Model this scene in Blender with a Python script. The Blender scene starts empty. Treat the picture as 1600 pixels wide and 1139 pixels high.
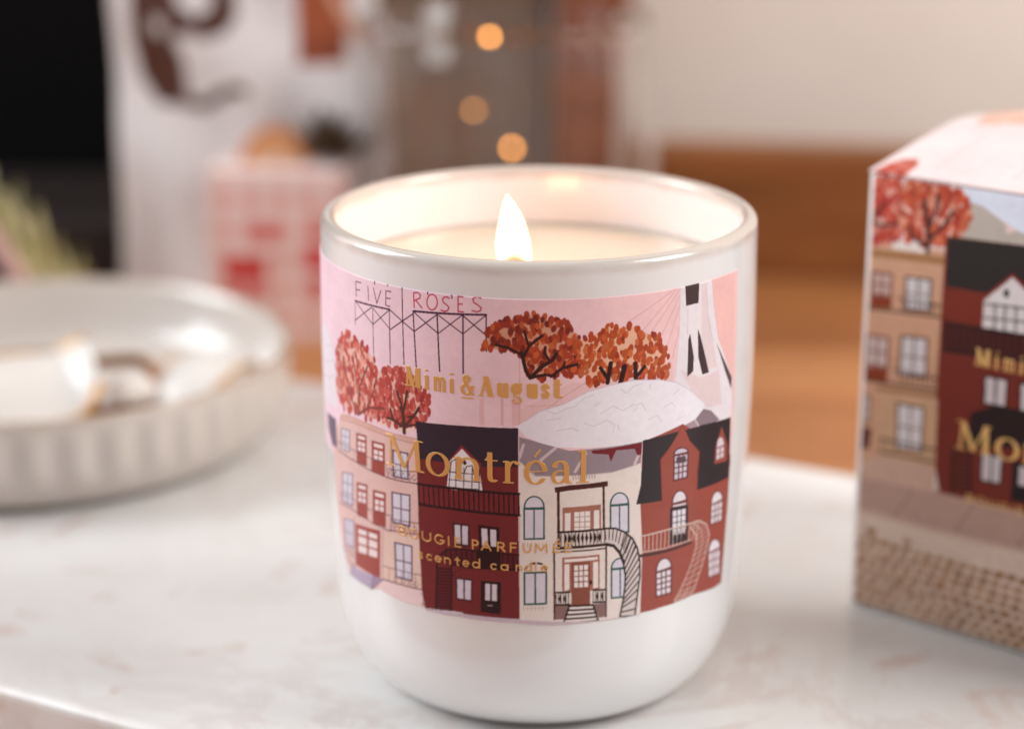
import bpy, bmesh, math, random
import numpy as np
from mathutils import Vector, Matrix

scene = bpy.context.scene
COL = scene.collection

# ------------------------------------------------------------------ camera
cam_d = bpy.data.cameras.new('camera'); cam = bpy.data.objects.new('camera', cam_d); COL.objects.link(cam)
cam.location = (0, -0.39, 0.1806)
cam.rotation_euler = (math.radians(90 - 17.05), 0, math.radians(0.7227))
cam_d.sensor_width = 36; cam_d.lens = 76.5; cam_d.clip_start = 0.01; cam_d.clip_end = 20
cam_d.dof.use_dof = True; cam_d.dof.focus_distance = 0.369; cam_d.dof.aperture_fstop = 7.2
scene.camera = cam

# ------------------------------------------------------------------ light and exposure
world = bpy.data.worlds.new('World'); scene.world = world; world.use_nodes = True
bg = world.node_tree.nodes['Background']; bg.inputs[0].default_value = (0.90, 0.94, 0.99, 1); bg.inputs[1].default_value = 0.60

def area(name, loc, target, sx, sy, power, col):
    d = bpy.data.lights.new(name, 'AREA'); d.shape = 'RECTANGLE'; d.size = sx; d.size_y = sy; d.energy = power; d.color = col
    o = bpy.data.objects.new(name, d); COL.objects.link(o); o.location = loc
    o.rotation_euler = (Vector(target) - Vector(loc)).to_track_quat('-Z', 'Y').to_euler()
    return o
area('window_light', (-1.05, 0.12, 0.62), (0, 0.05, 0.03), 0.55, 0.75, 14.5, (0.91, 0.96, 1.0))
area('side_window_light', (1.05, -0.22, 0.85), (0.2, 0.25, 0.08), 0.55, 0.65, 17.0, (1.0, 0.98, 0.95))
scene.view_settings.view_transform = 'Standard'; scene.view_settings.look = 'None'
scene.view_settings.exposure = -0.14; scene.view_settings.gamma = 1.0; scene.view_settings.use_curve_mapping = False
scene.render.engine = 'CYCLES'
scene.cycles.use_denoising = True
scene.cycles.max_bounces = 12; scene.cycles.transmission_bounces = 10; scene.cycles.sample_clamp_indirect = 60
scene.cycles.caustics_refractive = True

# ------------------------------------------------------------------ helpers
def lin(h):
    c = np.array([int(h[i:i + 2], 16) / 255 for i in (0, 2, 4)])
    return np.where(c <= 0.04045, c / 12.92, ((c + 0.055) / 1.055) ** 2.4)

def mat(name, color=(0.8, 0.8, 0.8), rough=0.5, **kw):
    m = bpy.data.materials.new(name); m.use_nodes = True
    b = m.node_tree.nodes['Principled BSDF']
    if isinstance(color, str): color = lin(color)
    b.inputs['Base Color'].default_value = (*color[:3], 1); b.inputs['Roughness'].default_value = rough
    for k, v in kw.items(): b.inputs[k.replace('_', ' ')].default_value = v
    return m

def nd(m, t, **kw):
    n = m.node_tree.nodes.new(t)
    for k, v in kw.items():
        if k in n.inputs.keys(): n.inputs[k].default_value = v
        else: setattr(n, k, v)
    return n

def lk(m, a, b): m.node_tree.links.new(a, b)
def bsdf(m): return m.node_tree.nodes['Principled BSDF']

def ramp(m, fac, stops):
    r = nd(m, 'ShaderNodeValToRGB'); e = r.color_ramp.elements
    while len(e) < len(stops): e.new(0.5)
    for el, (p, c) in zip(e, stops):
        el.position = p; el.color = (*(lin(c) if isinstance(c, str) else c), 1)
    lk(m, fac, r.inputs[0]); return r.outputs[0]

def mix(m, fac, a, b, mode='MIX'):
    n = nd(m, 'ShaderNodeMix', data_type='RGBA', blend_type=mode)
    for i, v in ((0, fac), (6, a), (7, b)):
        if hasattr(v, 'is_linked'): lk(m, v, n.inputs[i])
        elif i == 0: n.inputs[0].default_value = v
        else: n.inputs[i].default_value = (*(lin(v) if isinstance(v, str) else v), 1)
    return n.outputs[2]

def coords(m, scale=(1, 1, 1), rot=(0, 0, 0)):
    tc = nd(m, 'ShaderNodeTexCoord'); mp = nd(m, 'ShaderNodeMapping')
    mp.inputs['Scale'].default_value = scale; mp.inputs['Rotation'].default_value = rot
    lk(m, tc.outputs['Object'], mp.inputs['Vector']); return mp.outputs[0]

def noise(m, vec, scale, detail=4, rough=0.55, dist=0.0):
    n = nd(m, 'ShaderNodeTexNoise'); n.inputs['Scale'].default_value = scale; n.inputs['Detail'].default_value = detail
    n.inputs['Roughness'].default_value = rough; n.inputs['Distortion'].default_value = dist
    lk(m, vec, n.inputs['Vector']); return n.outputs['Fac']

def bump(m, height, strength, dist=0.0005):
    b = nd(m, 'ShaderNodeBump'); b.inputs['Strength'].default_value = strength; b.inputs['Distance'].default_value = dist
    lk(m, height, b.inputs['Height']); lk(m, b.outputs[0], bsdf(m).inputs['Normal'])

def link(name, me, m=None, parent=None, smooth=True):
    o = bpy.data.objects.new(name, me); COL.objects.link(o)
    if m is not None: me.materials.append(m)
    if smooth: me.polygons.foreach_set('use_smooth', [True] * len(me.polygons))
    if parent is not None: o.parent = parent
    return o

def pydata(name, v, f, m=None, parent=None, smooth=False):
    me = bpy.data.meshes.new(name); me.from_pydata([tuple(p) for p in v], [], f); me.update()
    return link(name, me, m, parent, smooth)

def frombm(name, bm, m=None, parent=None, smooth=False):
    me = bpy.data.meshes.new(name); bm.to_mesh(me); bm.free()
    return link(name, me, m, parent, smooth)

def empty(name, loc=(0, 0, 0), rz=0.0):
    o = bpy.data.objects.new(name, None); COL.objects.link(o); o.location = loc; o.rotation_euler = (0, 0, rz)
    o.empty_display_size = 0.02
    return o

def tag(o, label=None, cat=None, kind=None, group=None):
    if label: o['label'] = label
    if cat: o['category'] = cat
    if kind: o['kind'] = kind
    if group: o['group'] = group
    return o

def revolve(name, prof, m=None, parent=None, n=160, rfun=None, close=False, smooth=True):
    """surface of revolution round z; prof is [(r, z)...]; rfun(theta, r, z, k) may change r"""
    v = []; f = []
    for k, (r, z) in enumerate(prof):
        for i in range(n):
            t = 2 * math.pi * i / n
            rr = rfun(t, r, z, k) if rfun else r
            v.append((rr * math.cos(t), rr * math.sin(t), z))
    K = len(prof)
    for k in range(K - 1 if not close else K):
        for i in range(n):
            a = k * n + i; b = k * n + (i + 1) % n; k2 = ((k + 1) % K) * n
            f.append((a, b, k2 + (i + 1) % n, k2 + i))
    return pydata(name, v, f, m, parent, smooth)

def box(name, size, loc=(0, 0, 0), bev=0.0, m=None, parent=None, seg=3, rot=None):
    bm = bmesh.new(); bmesh.ops.create_cube(bm, size=1)
    bmesh.ops.scale(bm, vec=size, verts=bm.verts)
    if bev: bmesh.ops.bevel(bm, geom=list(bm.edges), offset=bev, segments=seg, affect='EDGES', profile=0.5)
    if rot: bmesh.ops.rotate(bm, matrix=Matrix.Rotation(rot[1], 3, rot[0]), verts=bm.verts)
    bmesh.ops.translate(bm, vec=loc, verts=bm.verts)
    return frombm(name, bm, m, parent)

def tube(bm, pts, rad, n=8):
    pts = [Vector(p) for p in pts]; rings = []
    for i, p in enumerate(pts):
        d = (pts[min(i + 1, len(pts) - 1)] - pts[max(i - 1, 0)]).normalized()
        a = d.orthogonal().normalized(); b = d.cross(a)
        if rings:
            a = (pa - d * pa.dot(d)).normalized(); b = d.cross(a)
        pa = a
        r = rad[i] if isinstance(rad, (list, tuple)) else rad
        rings.append([bm.verts.new(p + a * r * math.cos(2 * math.pi * k / n) + b * r * math.sin(2 * math.pi * k / n)) for k in range(n)])
    for r0, r1 in zip(rings, rings[1:]):
        for k in range(n): bm.faces.new((r0[k], r0[(k + 1) % n], r1[(k + 1) % n], r1[k]))
    bm.faces.new(rings[0][::-1]); bm.faces.new(rings[-1])

# ------------------------------------------------------------------ the print: a small painter working in millimetres
class Print:
    def __init__(s, u0, u1, v0, v1, res):
        s.u0, s.v0, s.res = u0, v0, res
        s.nx = int(round((u1 - u0) / res)); s.ny = int(round((v1 - v0) / res))
        s.rgb = np.ones((s.ny, s.nx, 3), np.float32); s.on = np.zeros((s.ny, s.nx), bool)
    def win(s, a0, a1, b0, b1):
        i0 = max(0, int((a0 - s.u0) / s.res) - 1); i1 = min(s.nx, int((a1 - s.u0) / s.res) + 2)
        j0 = max(0, int((b0 - s.v0) / s.res) - 1); j1 = min(s.ny, int((b1 - s.v0) / s.res) + 2)
        if i1 <= i0 or j1 <= j0: return None
        X = (np.arange(i0, i1) + 0.5) * s.res + s.u0; Y = (np.arange(j0, j1) + 0.5) * s.res + s.v0
        return slice(j0, j1), slice(i0, i1), X[None, :], Y[:, None]
    def put(s, w, M, col):
        sub = s.rgb[w[0], w[1]]; sub[M] = col; o = s.on[w[0], w[1]]; o[M] = True
    def inside(s, w, P):
        X, Y = w[2], w[3]; M = np.zeros((Y.shape[0], X.shape[1]), bool)
        for (x0, y0), (x1, y1) in zip(P, np.roll(P, -1, 0)):
            if y0 == y1: continue
            c = ((y0 > Y) != (y1 > Y)) & (X < (x1 - x0) * (Y - y0) / (y1 - y0) + x0)
            M ^= c
        return M
    def poly(s, col, P):
        P = np.asarray(P, float).reshape(-1, 2); w = s.win(P[:, 0].min(), P[:, 0].max(), P[:, 1].min(), P[:, 1].max())
        if w: s.put(w, s.inside(w, P), col)
    def line(s, col, wd, P, hw=None):
        """stroke with a round (or, with hw, an elliptical) nib"""
        P = np.asarray(P, float).reshape(-1, 2); rx = wd / 2; ry = (hw if hw else wd) / 2
        for a, b in zip(P, P[1:]):
            w = s.win(min(a[0], b[0]) - rx, max(a[0], b[0]) + rx, min(a[1], b[1]) - ry, max(a[1], b[1]) + ry)
            if not w: continue
            X = (w[2] - a[0]) / rx; Y = (w[3] - a[1]) / ry; d = np.array([(b[0] - a[0]) / rx, (b[1] - a[1]) / ry]); L = d @ d
            t = np.clip((X * d[0] + Y * d[1]) / L, 0, 1) if L > 0 else np.zeros((Y.shape[0], X.shape[1]))
            s.put(w, (X - t * d[0]) ** 2 + (Y - t * d[1]) ** 2 <= 1, col)
    def dabs(s, cols, n, size, seed, P):
        """brush dabs (leaves) scattered inside an outline"""
        P = np.asarray(P, float).reshape(-1, 2); rnd = random.Random(seed)
        lo, hi = P.min(0), P.max(0); k = 0; tries = 0
        while k < n and tries < n * 20:
            tries += 1
            x = rnd.uniform(lo[0], hi[0]); y = rnd.uniform(lo[1], hi[1]); odd = False
            for (x0, y0), (x1, y1) in zip(P, np.roll(P, -1, 0)):
                if (y0 > y) != (y1 > y) and x < (x1 - x0) * (y - y0) / (y1 - y0) + x0: odd = not odd
            if not odd: continue
            k += 1
            g = rnd.uniform(0.75, 1.15); rx = size[0] / 200 * g; ry = size[1] / 200 * g; a = rnd.gauss(0, 0.3)
            c = lin(cols[min(int(rnd.random() ** 1.25 * len(cols)), len(cols) - 1)]) * rnd.uniform(0.85, 1.15)
            w = s.win(x - ry * 1.3, x + ry * 1.3, y - ry * 1.3, y + ry * 1.3)
            if not w: continue
            X = w[2] - x; Y = w[3] - y; U = X * math.cos(a) + Y * math.sin(a); V = -X * math.sin(a) + Y * math.cos(a)
            s.put(w, (U / rx) ** 2 + (V / ry) ** 2 <= 1, c)
    def draw(s, art, heavy=1.22):
        for t in art:
            if t[0] == 'p': s.poly(lin(t[1]), np.array(t[2]) / 100)
            elif t[0] == 'l': s.line(lin(t[1]), t[2] / 100 * heavy, np.array(t[3]) / 100)
            else:
                P = np.array(t[5]) / 100; s.dabs(t[1], t[2], t[3], t[4], P)
    def grid(s, name, place, m, parent, step=2, skirt=None):
        """dense sheet whose vertices carry the printed colour; only printed cells are kept"""
        ny, nx = s.ny // step, s.nx // step
        R = s.rgb[:ny * step, :nx * step].reshape(ny, step, nx, step, 3).mean((1, 3))
        O = s.on[:ny * step, :nx * step].reshape(ny, step, nx, step).mean((1, 3)) > 0.5
        U = s.u0 + (np.arange(nx) + 0.5) * step * s.res; V = s.v0 + (np.arange(ny) + 0.5) * step * s.res
        UU, VV = np.meshgrid(U, V); inner = O.copy()
        inner[1:] &= O[:-1]; inner[:-1] &= O[1:]; inner[:, 1:] &= O[:, :-1]; inner[:, :-1] &= O[:, 1:]
        inner[0] = inner[-1] = False; inner[:, 0] = inner[:, -1] = False
        X, Y, Z = place(UU, VV, ~inner)
        idx = np.arange(ny * nx).reshape(ny, nx)
        keep = O[:-1, :-1] & O[1:, :-1] & O[:-1, 1:] & O[1:, 1:]
        q = np.stack([idx[:-1, :-1], idx[:-1, 1:], idx[1:, 1:], idx[1:, :-1]], -1)[keep]
        used = np.unique(q); remap = np.full(ny * nx, -1); remap[used] = np.arange(len(used)); q = remap[q]
        co = np.stack([X, Y, Z], -1).reshape(-1, 3)[used]
        me = bpy.data.meshes.new(name); me.vertices.add(len(used)); me.vertices.foreach_set('co', co.astype(np.float32).ravel())
        me.loops.add(q.size); me.loops.foreach_set('vertex_index', q.astype(np.int32).ravel())
        me.polygons.add(len(q)); me.polygons.foreach_set('loop_start', np.arange(0, q.size, 4, dtype=np.int32))
        me.update(calc_edges=True)
        ca = me.color_attributes.new('print', 'FLOAT_COLOR', 'POINT')
        c4 = np.ones((len(used), 4), np.float32); c4[:, :3] = R.reshape(-1, 3)[used]
        ca.data.foreach_set('color', c4.ravel())
        me.validate()
        return link(name, me, m, parent, True)

def print_mat(name, rough=0.4, mottle=0.10, scale=600, coat=0.0):
    m = mat(name, rough=rough)
    at = nd(m, 'ShaderNodeAttribute', attribute_name='print')
    v = coords(m); n1 = noise(m, v, scale, 5, 0.6); n2 = noise(m, v, scale * 0.2, 4)
    f1 = ramp(m, n1, [(0.3, (1 - mottle,) * 3), (0.7, (1.0,) * 3)]); f2 = ramp(m, n2, [(0.3, (1 - mottle,) * 3), (0.7, (1.0,) * 3)])
    c = mix(m, 1.0, at.outputs['Color'], f1, 'MULTIPLY'); c = mix(m, 1.0, c, f2, 'MULTIPLY')
    lk(m, c, bsdf(m).inputs['Base Color']); bsdf(m).inputs['Coat Weight'].default_value = coat; bsdf(m).inputs['Coat Roughness'].default_value = 0.25
    bump(m, n1, 0.05, 0.0001)
    return m

# printed artwork, millimetre/100 coordinates on the label and on the box front
LABEL_ART = [
('p','eebdb8',[2901,8512,4100,8459,4173,5895,3595,6050,3161,7554]),
('p','eac3c4',[564,7001,1792,6986,2439,7230,2467,6301,-312,6276,-312,6528]),
('p','e8bcc0',[-996,6695,-918,6701,-921,6219,-1000,6212]),
('p','e8bcc0',[-640,6719,-585,6722,-586,6241,-641,6238]),
('p','e8bcc0',[-443,6729,-312,6733,-312,6253,-443,6248]),
('l','dfa9a6',10,[-313,7434,-312,6253]),
('l','dfb0ae',9,[-996,6695,-1000,6235]),
('l','dda8a4',10,[-607,6721,-608,6240]),
('l','dda8a4',10,[-225,6599,645,6622]),
('l','cfa0a8',9,[2531,8471,1829,7818]),
('l','cfa0a8',9,[2574,8431,1980,7754]),
('l','cfa0a8',9,[2590,8339,2162,7615]),
('l','cfa0a8',9,[2591,8170,2325,7477]),
('l','cfa0a8',9,[2610,7884,2439,7230]),
('l','cfa0a8',9,[2517,8485,1596,8024]),
('l','cf9f9c',10,[972,7103,425,6756,-203,6301]),
('l','8a4a66',19,[-3656,8084,-3670,8349,-3510,8360]),
('l','8a4a66',19,[-3655,8206,-3543,8221]),
('l','8a4a66',19,[-3306,8334,-3293,8090]),
('l','8a4a66',19,[-3157,8335,-3075,8077,-2967,8325]),
('l','8a4a66',19,[-2729,8348,-2848,8344,-2852,8085,-2755,8083]),
('l','8a4a66',19,[-2848,8216,-2747,8223]),
('l','c23a55',21,[-2222,8150,-2229,8408]),
('l','c23a55',21,[-2229,8408,-2148,8425,-2093,8391,-2106,8332,-2219,8272]),
('l','c23a55',21,[-2180,8277,-2061,8165]),
('l','c23a55',21,[-1289,8446,-1379,8449,-1376,8185,-1285,8186]),
('l','c23a55',21,[-1379,8319,-1305,8320]),
('l','c23a55',21,[-1763,8307,-1767,8265,-1782,8225,-1804,8192,-1831,8169,-1863,8158,-1894,8161,-1922,8177,-1945,8204,-1959,8240,-1964,8282,-1959,8325,-1945,8365,-1922,8398,-1894,8421,-1863,8432,-1832,8429,-1804,8413,-1782,8385,-1768,8349,-1763,8307]),
('l','c23a55',21,[-1538,8398,-1582,8418,-1635,8407,-1664,8363,-1646,8313,-1587,8281,-1546,8239,-1567,8182,-1626,8159,-1691,8176]),
('l','c23a55',21,[-974,8447,-1015,8468,-1071,8464,-1115,8423,-1098,8367,-1029,8332,-968,8284,-982,8232,-1042,8208,-1128,8223]),
('l','4b2546',20,[-3128,8485,-3128,8407]),
('l','4b2546',20,[-2803,8488,-2803,8443]),
('l','4b2546',20,[-1952,8484,-1946,8419]),
('l','4b2546',20,[-1494,8490,-1489,8406]),
('l','4b2546',19,[-2477,8491,-2470,7962,-2448,7109]),
('l','4b2546',26,[-3691,7997,-2758,8029]),
('l','4b2546',31,[-2229,8088,-883,8170]),
('l','4b2546',13,[-3691,7997,-3696,7563]),
('l','4b2546',15,[-3656,7980,-3183,7684]),
('l','4b2546',15,[-3212,7980,-3689,7648]),
('l','4b2546',15,[-3183,7977,-3172,7110]),
('l','4b2546',15,[-3174,7973,-2763,7687]),
('l','4b2546',15,[-2762,8023,-3162,7694]),
('l','4b2546',18,[-2766,8034,-2760,7062]),
('l','4b2546',18,[-2755,8024,-2244,7742]),
('l','4b2546',18,[-2242,8040,-2752,7672]),
('l','4b2546',22,[-2245,8086,-2188,7086]),
('l','4b2546',18,[-2222,8067,-1773,7776]),
('l','4b2546',18,[-1759,8097,-2224,7728]),
('l','4b2546',24,[-1768,8096,-1726,7098]),
('l','4b2546',18,[-1741,8083,-1294,7807]),
('l','4b2546',16,[-1305,8129,-1737,7769]),
('l','4b2546',24,[-1291,8141,-1291,7115]),
('l','4b2546',20,[-1279,8115,-883,7812]),
('l','4b2546',15,[-889,8159,-1271,7820]),
('l','4b2546',24,[-883,8173,-881,7538]),
('p','e9dfe9',[-5895,6757,-5184,7257,-4929,7179,-4588,6919,-4493,6354,-4529,5808,-4946,5735,-5899,5870]),
('l','c9b5cd',13,[-5184,7257,-4878,7105,-4590,6903,-4493,6354]),
('l','c9b5cd',11,[-5815,6385,-4942,6553,-4586,6683]),
('l','c9b5cd',11,[-5496,6177,-4923,6259,-4526,6434]),
('l','cdbcd0',11,[-5087,6839,-4622,6924]),
('p','e2beb8',[-4992,5349,-4613,5387,-4232,5794,-3825,5825,-3291,5833,-2798,5800,-2079,5817,-2109,4961,-2231,4015,-2204,2592,-2723,2595,-3200,2706,-3602,2561,-4453,2561,-4792,3161,-4934,3871,-4906,4783]),
('p','6f5f74',[-5264,5503,-4628,5555,-4657,4993,-4968,4949,-5242,5194]),
('p','dcb0a4',[-4369,5724,-3825,5825,-3291,5833,-2798,5800,-2158,5803,-2170,5702,-2803,5700,-3299,5724,-3836,5718,-4429,5615]),
('l','c08c84',12,[-4429,5615,-3836,5718,-3299,5724,-2803,5700,-2170,5702]),
('l','c99a92',12,[-4351,5722,-3826,5822,-3292,5826,-2798,5793,-2218,5799]),
('p','e6c8bc',[-3092,3860,-2235,3922,-2223,2964,-3179,2902]),
('p','98809a',[-4376,5474,-3993,5536,-4041,5085,-4437,5037]),
('p','e4dfe8',[-4319,5458,-4196,5479,-4211,5359,-4335,5340]),
('p','e4dfe8',[-4337,5321,-4213,5340,-4227,5230,-4352,5212]),
('p','e4dfe8',[-4354,5193,-4229,5211,-4244,5090,-4371,5073]),
('p','e4dfe8',[-4157,5485,-4045,5502,-4059,5381,-4172,5365]),
('p','e4dfe8',[-4174,5346,-4061,5361,-4073,5249,-4187,5235]),
('p','e4dfe8',[-4189,5216,-4075,5230,-4089,5108,-4204,5095]),
('p','a4483f',[-3767,5542,-3448,5574,-3482,4991,-3799,4981]),
('p','efdcdc',[-3716,5515,-3493,5537,-3498,5476,-3721,5453]),
('p','efdcdc',[-3726,5402,-3624,5413,-3631,5335,-3733,5323]),
('p','efdcdc',[-3735,5300,-3633,5312,-3639,5233,-3742,5221]),
('p','efdcdc',[-3598,5416,-3502,5425,-3508,5347,-3605,5337]),
('p','efdcdc',[-3607,5315,-3510,5324,-3516,5246,-3614,5236]),
('l','7d3833',11,[-3767,5542,-3448,5574,-3482,4991,-3799,4981,-3767,5542]),
('p','a4483f',[-3291,5525,-2954,5544,-2985,4929,-3328,4931]),
('p','efdcdc',[-3237,5494,-3001,5507,-3005,5442,-3242,5429]),
('p','efdcdc',[-3245,5375,-3138,5382,-3143,5300,-3251,5292]),
('p','efdcdc',[-3253,5268,-3145,5276,-3150,5193,-3258,5185]),
('p','efdcdc',[-3111,5384,-3008,5389,-3013,5307,-3116,5301]),
('p','efdcdc',[-3118,5278,-3015,5283,-3019,5200,-3123,5195]),
('l','7d3833',11,[-3291,5525,-2954,5544,-2985,4929,-3328,4931,-3291,5525]),
('p','6d5068',[-2768,5494,-2390,5504,-2412,4989,-2787,4967]),
('p','dcd6e2',[-2729,5464,-2589,5469,-2597,5251,-2737,5244]),
('p','dcd6e2',[-2738,5223,-2598,5230,-2606,5012,-2745,5002]),
('p','dcd6e2',[-2563,5469,-2429,5472,-2438,5257,-2572,5252]),
('p','dcd6e2',[-2573,5231,-2439,5236,-2448,5020,-2581,5013]),
('p','8d7690',[-4452,4604,-3963,4713,-4050,4037,-4549,3985]),
('p','dcd6e2',[-4389,4592,-4214,4632,-4238,4448,-4416,4414]),
('p','dcd6e2',[-4419,4394,-4241,4428,-4266,4253,-4445,4224]),
('p','dcd6e2',[-4448,4204,-4269,4232,-4296,4046,-4476,4023]),
('p','dcd6e2',[-4173,4641,-4018,4673,-4041,4482,-4197,4456]),
('p','dcd6e2',[-4200,4435,-4044,4461,-4068,4279,-4225,4259]),
('p','dcd6e2',[-4228,4238,-4071,4258,-4098,4064,-4255,4050]),
('p','a4483f',[-3844,4583,-3493,4631,-3553,3957,-3902,3935]),
('p','efdcdc',[-3788,4554,-3542,4587,-3549,4517,-3796,4482]),
('p','efdcdc',[-3803,4424,-3690,4440,-3700,4350,-3814,4332]),
('p','efdcdc',[-3817,4306,-3703,4324,-3713,4233,-3828,4215]),
('p','efdcdc',[-3662,4444,-3555,4459,-3564,4368,-3671,4354]),
('p','efdcdc',[-3674,4328,-3567,4342,-3576,4252,-3684,4237]),
('l','7d3833',11,[-3844,4583,-3493,4631,-3553,3957,-3902,3935,-3844,4583]),
('p','a4483f',[-3325,4586,-2984,4615,-3028,3951,-3385,3925]),
('p','efdcdc',[-3271,4553,-3032,4573,-3038,4501,-3278,4481]),
('p','efdcdc',[-3283,4421,-3174,4432,-3181,4340,-3291,4329]),
('p','efdcdc',[-3293,4303,-3183,4314,-3191,4222,-3301,4210]),
('p','efdcdc',[-3146,4434,-3042,4443,-3049,4351,-3154,4342]),
('p','efdcdc',[-3156,4316,-3051,4325,-3058,4233,-3163,4224]),
('l','7d3833',11,[-3325,4586,-2984,4615,-3028,3951,-3385,3925,-3325,4586]),
('p','6d5068',[-2834,4688,-2381,4727,-2413,4103,-2860,4083]),
('p','dcd6e2',[-2793,4660,-2618,4676,-2629,4417,-2804,4404]),
('p','dcd6e2',[-2805,4378,-2631,4391,-2644,4130,-2817,4120]),
('p','dcd6e2',[-2587,4679,-2420,4691,-2433,4428,-2599,4419]),
('p','dcd6e2',[-2600,4393,-2434,4401,-2448,4137,-2613,4131]),
('p','8d7690',[-4505,3680,-4048,3776,-4137,3182,-4569,3134]),
('p','dcd6e2',[-4439,3668,-4285,3702,-4314,3459,-4464,3432]),
('p','dcd6e2',[-4466,3412,-4316,3438,-4352,3191,-4499,3172]),
('p','dcd6e2',[-4242,3710,-4105,3737,-4139,3485,-4273,3465]),
('p','dcd6e2',[-4275,3445,-4142,3464,-4181,3209,-4312,3196]),
('p','a4483f',[-4001,3736,-3183,3842,-3276,2873,-4103,2889]),
('p','eedcdc',[-3899,3667,-3602,3707,-3613,3607,-3912,3566]),
('p','eedcdc',[-3918,3520,-3617,3562,-3633,3416,-3937,3373]),
('p','eedcdc',[-3941,3336,-3637,3380,-3655,3233,-3965,3186]),
('p','eedcdc',[-3537,3714,-3279,3737,-3288,3638,-3547,3615]),
('p','eedcdc',[-3551,3569,-3292,3593,-3305,3450,-3566,3424]),
('p','eedcdc',[-3570,3388,-3308,3414,-3322,3269,-3587,3241]),
('p','6d5068',[-2827,3728,-2384,3758,-2426,3044,-2851,3025]),
('p','dcd6e2',[-2785,3698,-2616,3711,-2628,3407,-2794,3395]),
('p','dcd6e2',[-2795,3369,-2629,3380,-2646,3071,-2809,3062]),
('p','dcd6e2',[-2585,3713,-2424,3722,-2439,3416,-2597,3409]),
('p','dcd6e2',[-2599,3382,-2441,3389,-2460,3078,-2616,3073]),
('l','6d4453',13,[-4600,5141,-3888,5181,-3338,5182,-2949,5208]),
('l','6d4453',18,[-4627,4977,-3908,4978,-3355,4942,-2893,4927]),
('l','6d4453',9,[-4600,5141,-4627,4977]),
('l','6d4453',9,[-4206,5175,-4228,4992]),
('l','6d4453',9,[-3888,5181,-3908,4978]),
('l','6d4453',9,[-3597,5188,-3615,4966]),
('l','6d4453',9,[-3338,5182,-3355,4942]),
('l','6d4453',9,[-3137,5198,-3115,4938]),
('l','6d4453',9,[-2949,5208,-2893,4927]),
('l','6d4453',13,[-2883,5109,-2561,5136,-2221,5189]),
('l','6d4453',20,[-2893,4927,-2570,4937,-2221,4967]),
('l','6d4453',9,[-2883,5109,-2893,4927]),
('l','6d4453',9,[-2718,5124,-2728,4934]),
('l','6d4453',9,[-2561,5136,-2570,4937]),
('l','6d4453',9,[-2388,5164,-2393,4954]),
('l','6d4453',9,[-2221,5189,-2221,4967]),
('l','5e3c4a',11,[-2759,5056,-2766,5029,-2782,5007,-2804,4995,-2825,4997,-2839,5012,-2844,5036,-2837,5063,-2820,5085,-2798,5097,-2777,5095]),
('l','5e3c4a',11,[-2659,5043,-2666,5016,-2682,4994,-2703,4983,-2723,4985,-2738,5000,-2742,5024,-2735,5051,-2719,5073,-2698,5084,-2677,5082]),
('l','5e3c4a',11,[-2482,5057,-2488,5030,-2504,5009,-2524,4998,-2543,5000,-2557,5015,-2561,5040,-2555,5066,-2539,5088,-2519,5099,-2500,5096]),
('l','5e3c4a',11,[-2354,5062,-2360,5036,-2375,5015,-2395,5004,-2414,5006,-2427,5022,-2431,5046,-2425,5073,-2410,5094,-2390,5105,-2372,5102]),
('l','5e3c4a',11,[-2250,5069,-2256,5043,-2271,5021,-2290,5011,-2308,5014,-2321,5030,-2325,5054,-2319,5080,-2305,5101,-2286,5112,-2267,5109]),
('l','6d4453',13,[-4649,4120,-4237,4182,-3925,4207]),
('l','6d4453',18,[-4693,3917,-4271,3966,-3883,3979]),
('l','6d4453',9,[-4649,4120,-4693,3917]),
('l','6d4453',9,[-4469,4151,-4508,3942]),
('l','6d4453',9,[-4310,4173,-4346,3959]),
('l','6d4453',9,[-4170,4189,-4186,3971]),
('l','6d4453',9,[-4043,4200,-4028,3977]),
('l','6d4453',9,[-3925,4207,-3883,3979]),
('l','6d4453',13,[-3883,3979,-3385,3925,-3037,3905]),
('l','6d4453',13,[-3537,4177,-3251,4185,-2880,4210]),
('l','6d4453',18,[-3037,3905,-3012,3904,-2887,3915]),
('l','6d4453',9,[-3537,4177,-3037,3905]),
('l','6d4453',9,[-2880,4210,-2887,3915]),
('l','6d4453',13,[-2884,4154,-2566,4185,-2221,4217]),
('l','6d4453',18,[-2900,3930,-2579,3962,-2223,4005]),
('l','6d4453',9,[-2884,4154,-2900,3930]),
('l','6d4453',9,[-2775,4166,-2790,3942]),
('l','6d4453',9,[-2669,4176,-2683,3953]),
('l','6d4453',9,[-2566,4185,-2579,3962]),
('l','6d4453',9,[-2448,4197,-2457,3978]),
('l','6d4453',9,[-2333,4208,-2338,3993]),
('l','6d4453',9,[-2221,4217,-2223,4005]),
('l','6d4453',10,[-2767,4056,-2774,4030,-2789,4009,-2809,3997,-2828,3999,-2841,4013,-2844,4036,-2837,4062,-2822,4083,-2802,4095,-2783,4093]),
('l','6d4453',10,[-2649,4077,-2656,4052,-2671,4031,-2690,4020,-2708,4022,-2721,4036,-2724,4059,-2718,4084,-2703,4105,-2684,4116,-2665,4114]),
('l','6d4453',10,[-2537,4075,-2543,4049,-2557,4029,-2576,4018,-2594,4020,-2606,4034,-2610,4057,-2603,4083,-2589,4104,-2570,4114,-2553,4112]),
('l','6d4453',10,[-2405,4086,-2411,4061,-2425,4041,-2443,4030,-2460,4033,-2472,4047,-2475,4070,-2469,4096,-2455,4116,-2437,4127,-2420,4124]),
('l','6d4453',10,[-2277,4096,-2283,4071,-2296,4051,-2313,4041,-2330,4044,-2342,4058,-2345,4081,-2339,4106,-2326,4127,-2308,4137,-2292,4134]),
('l','6d4453',13,[-3178,3158,-2673,3200,-2207,3221]),
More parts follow.
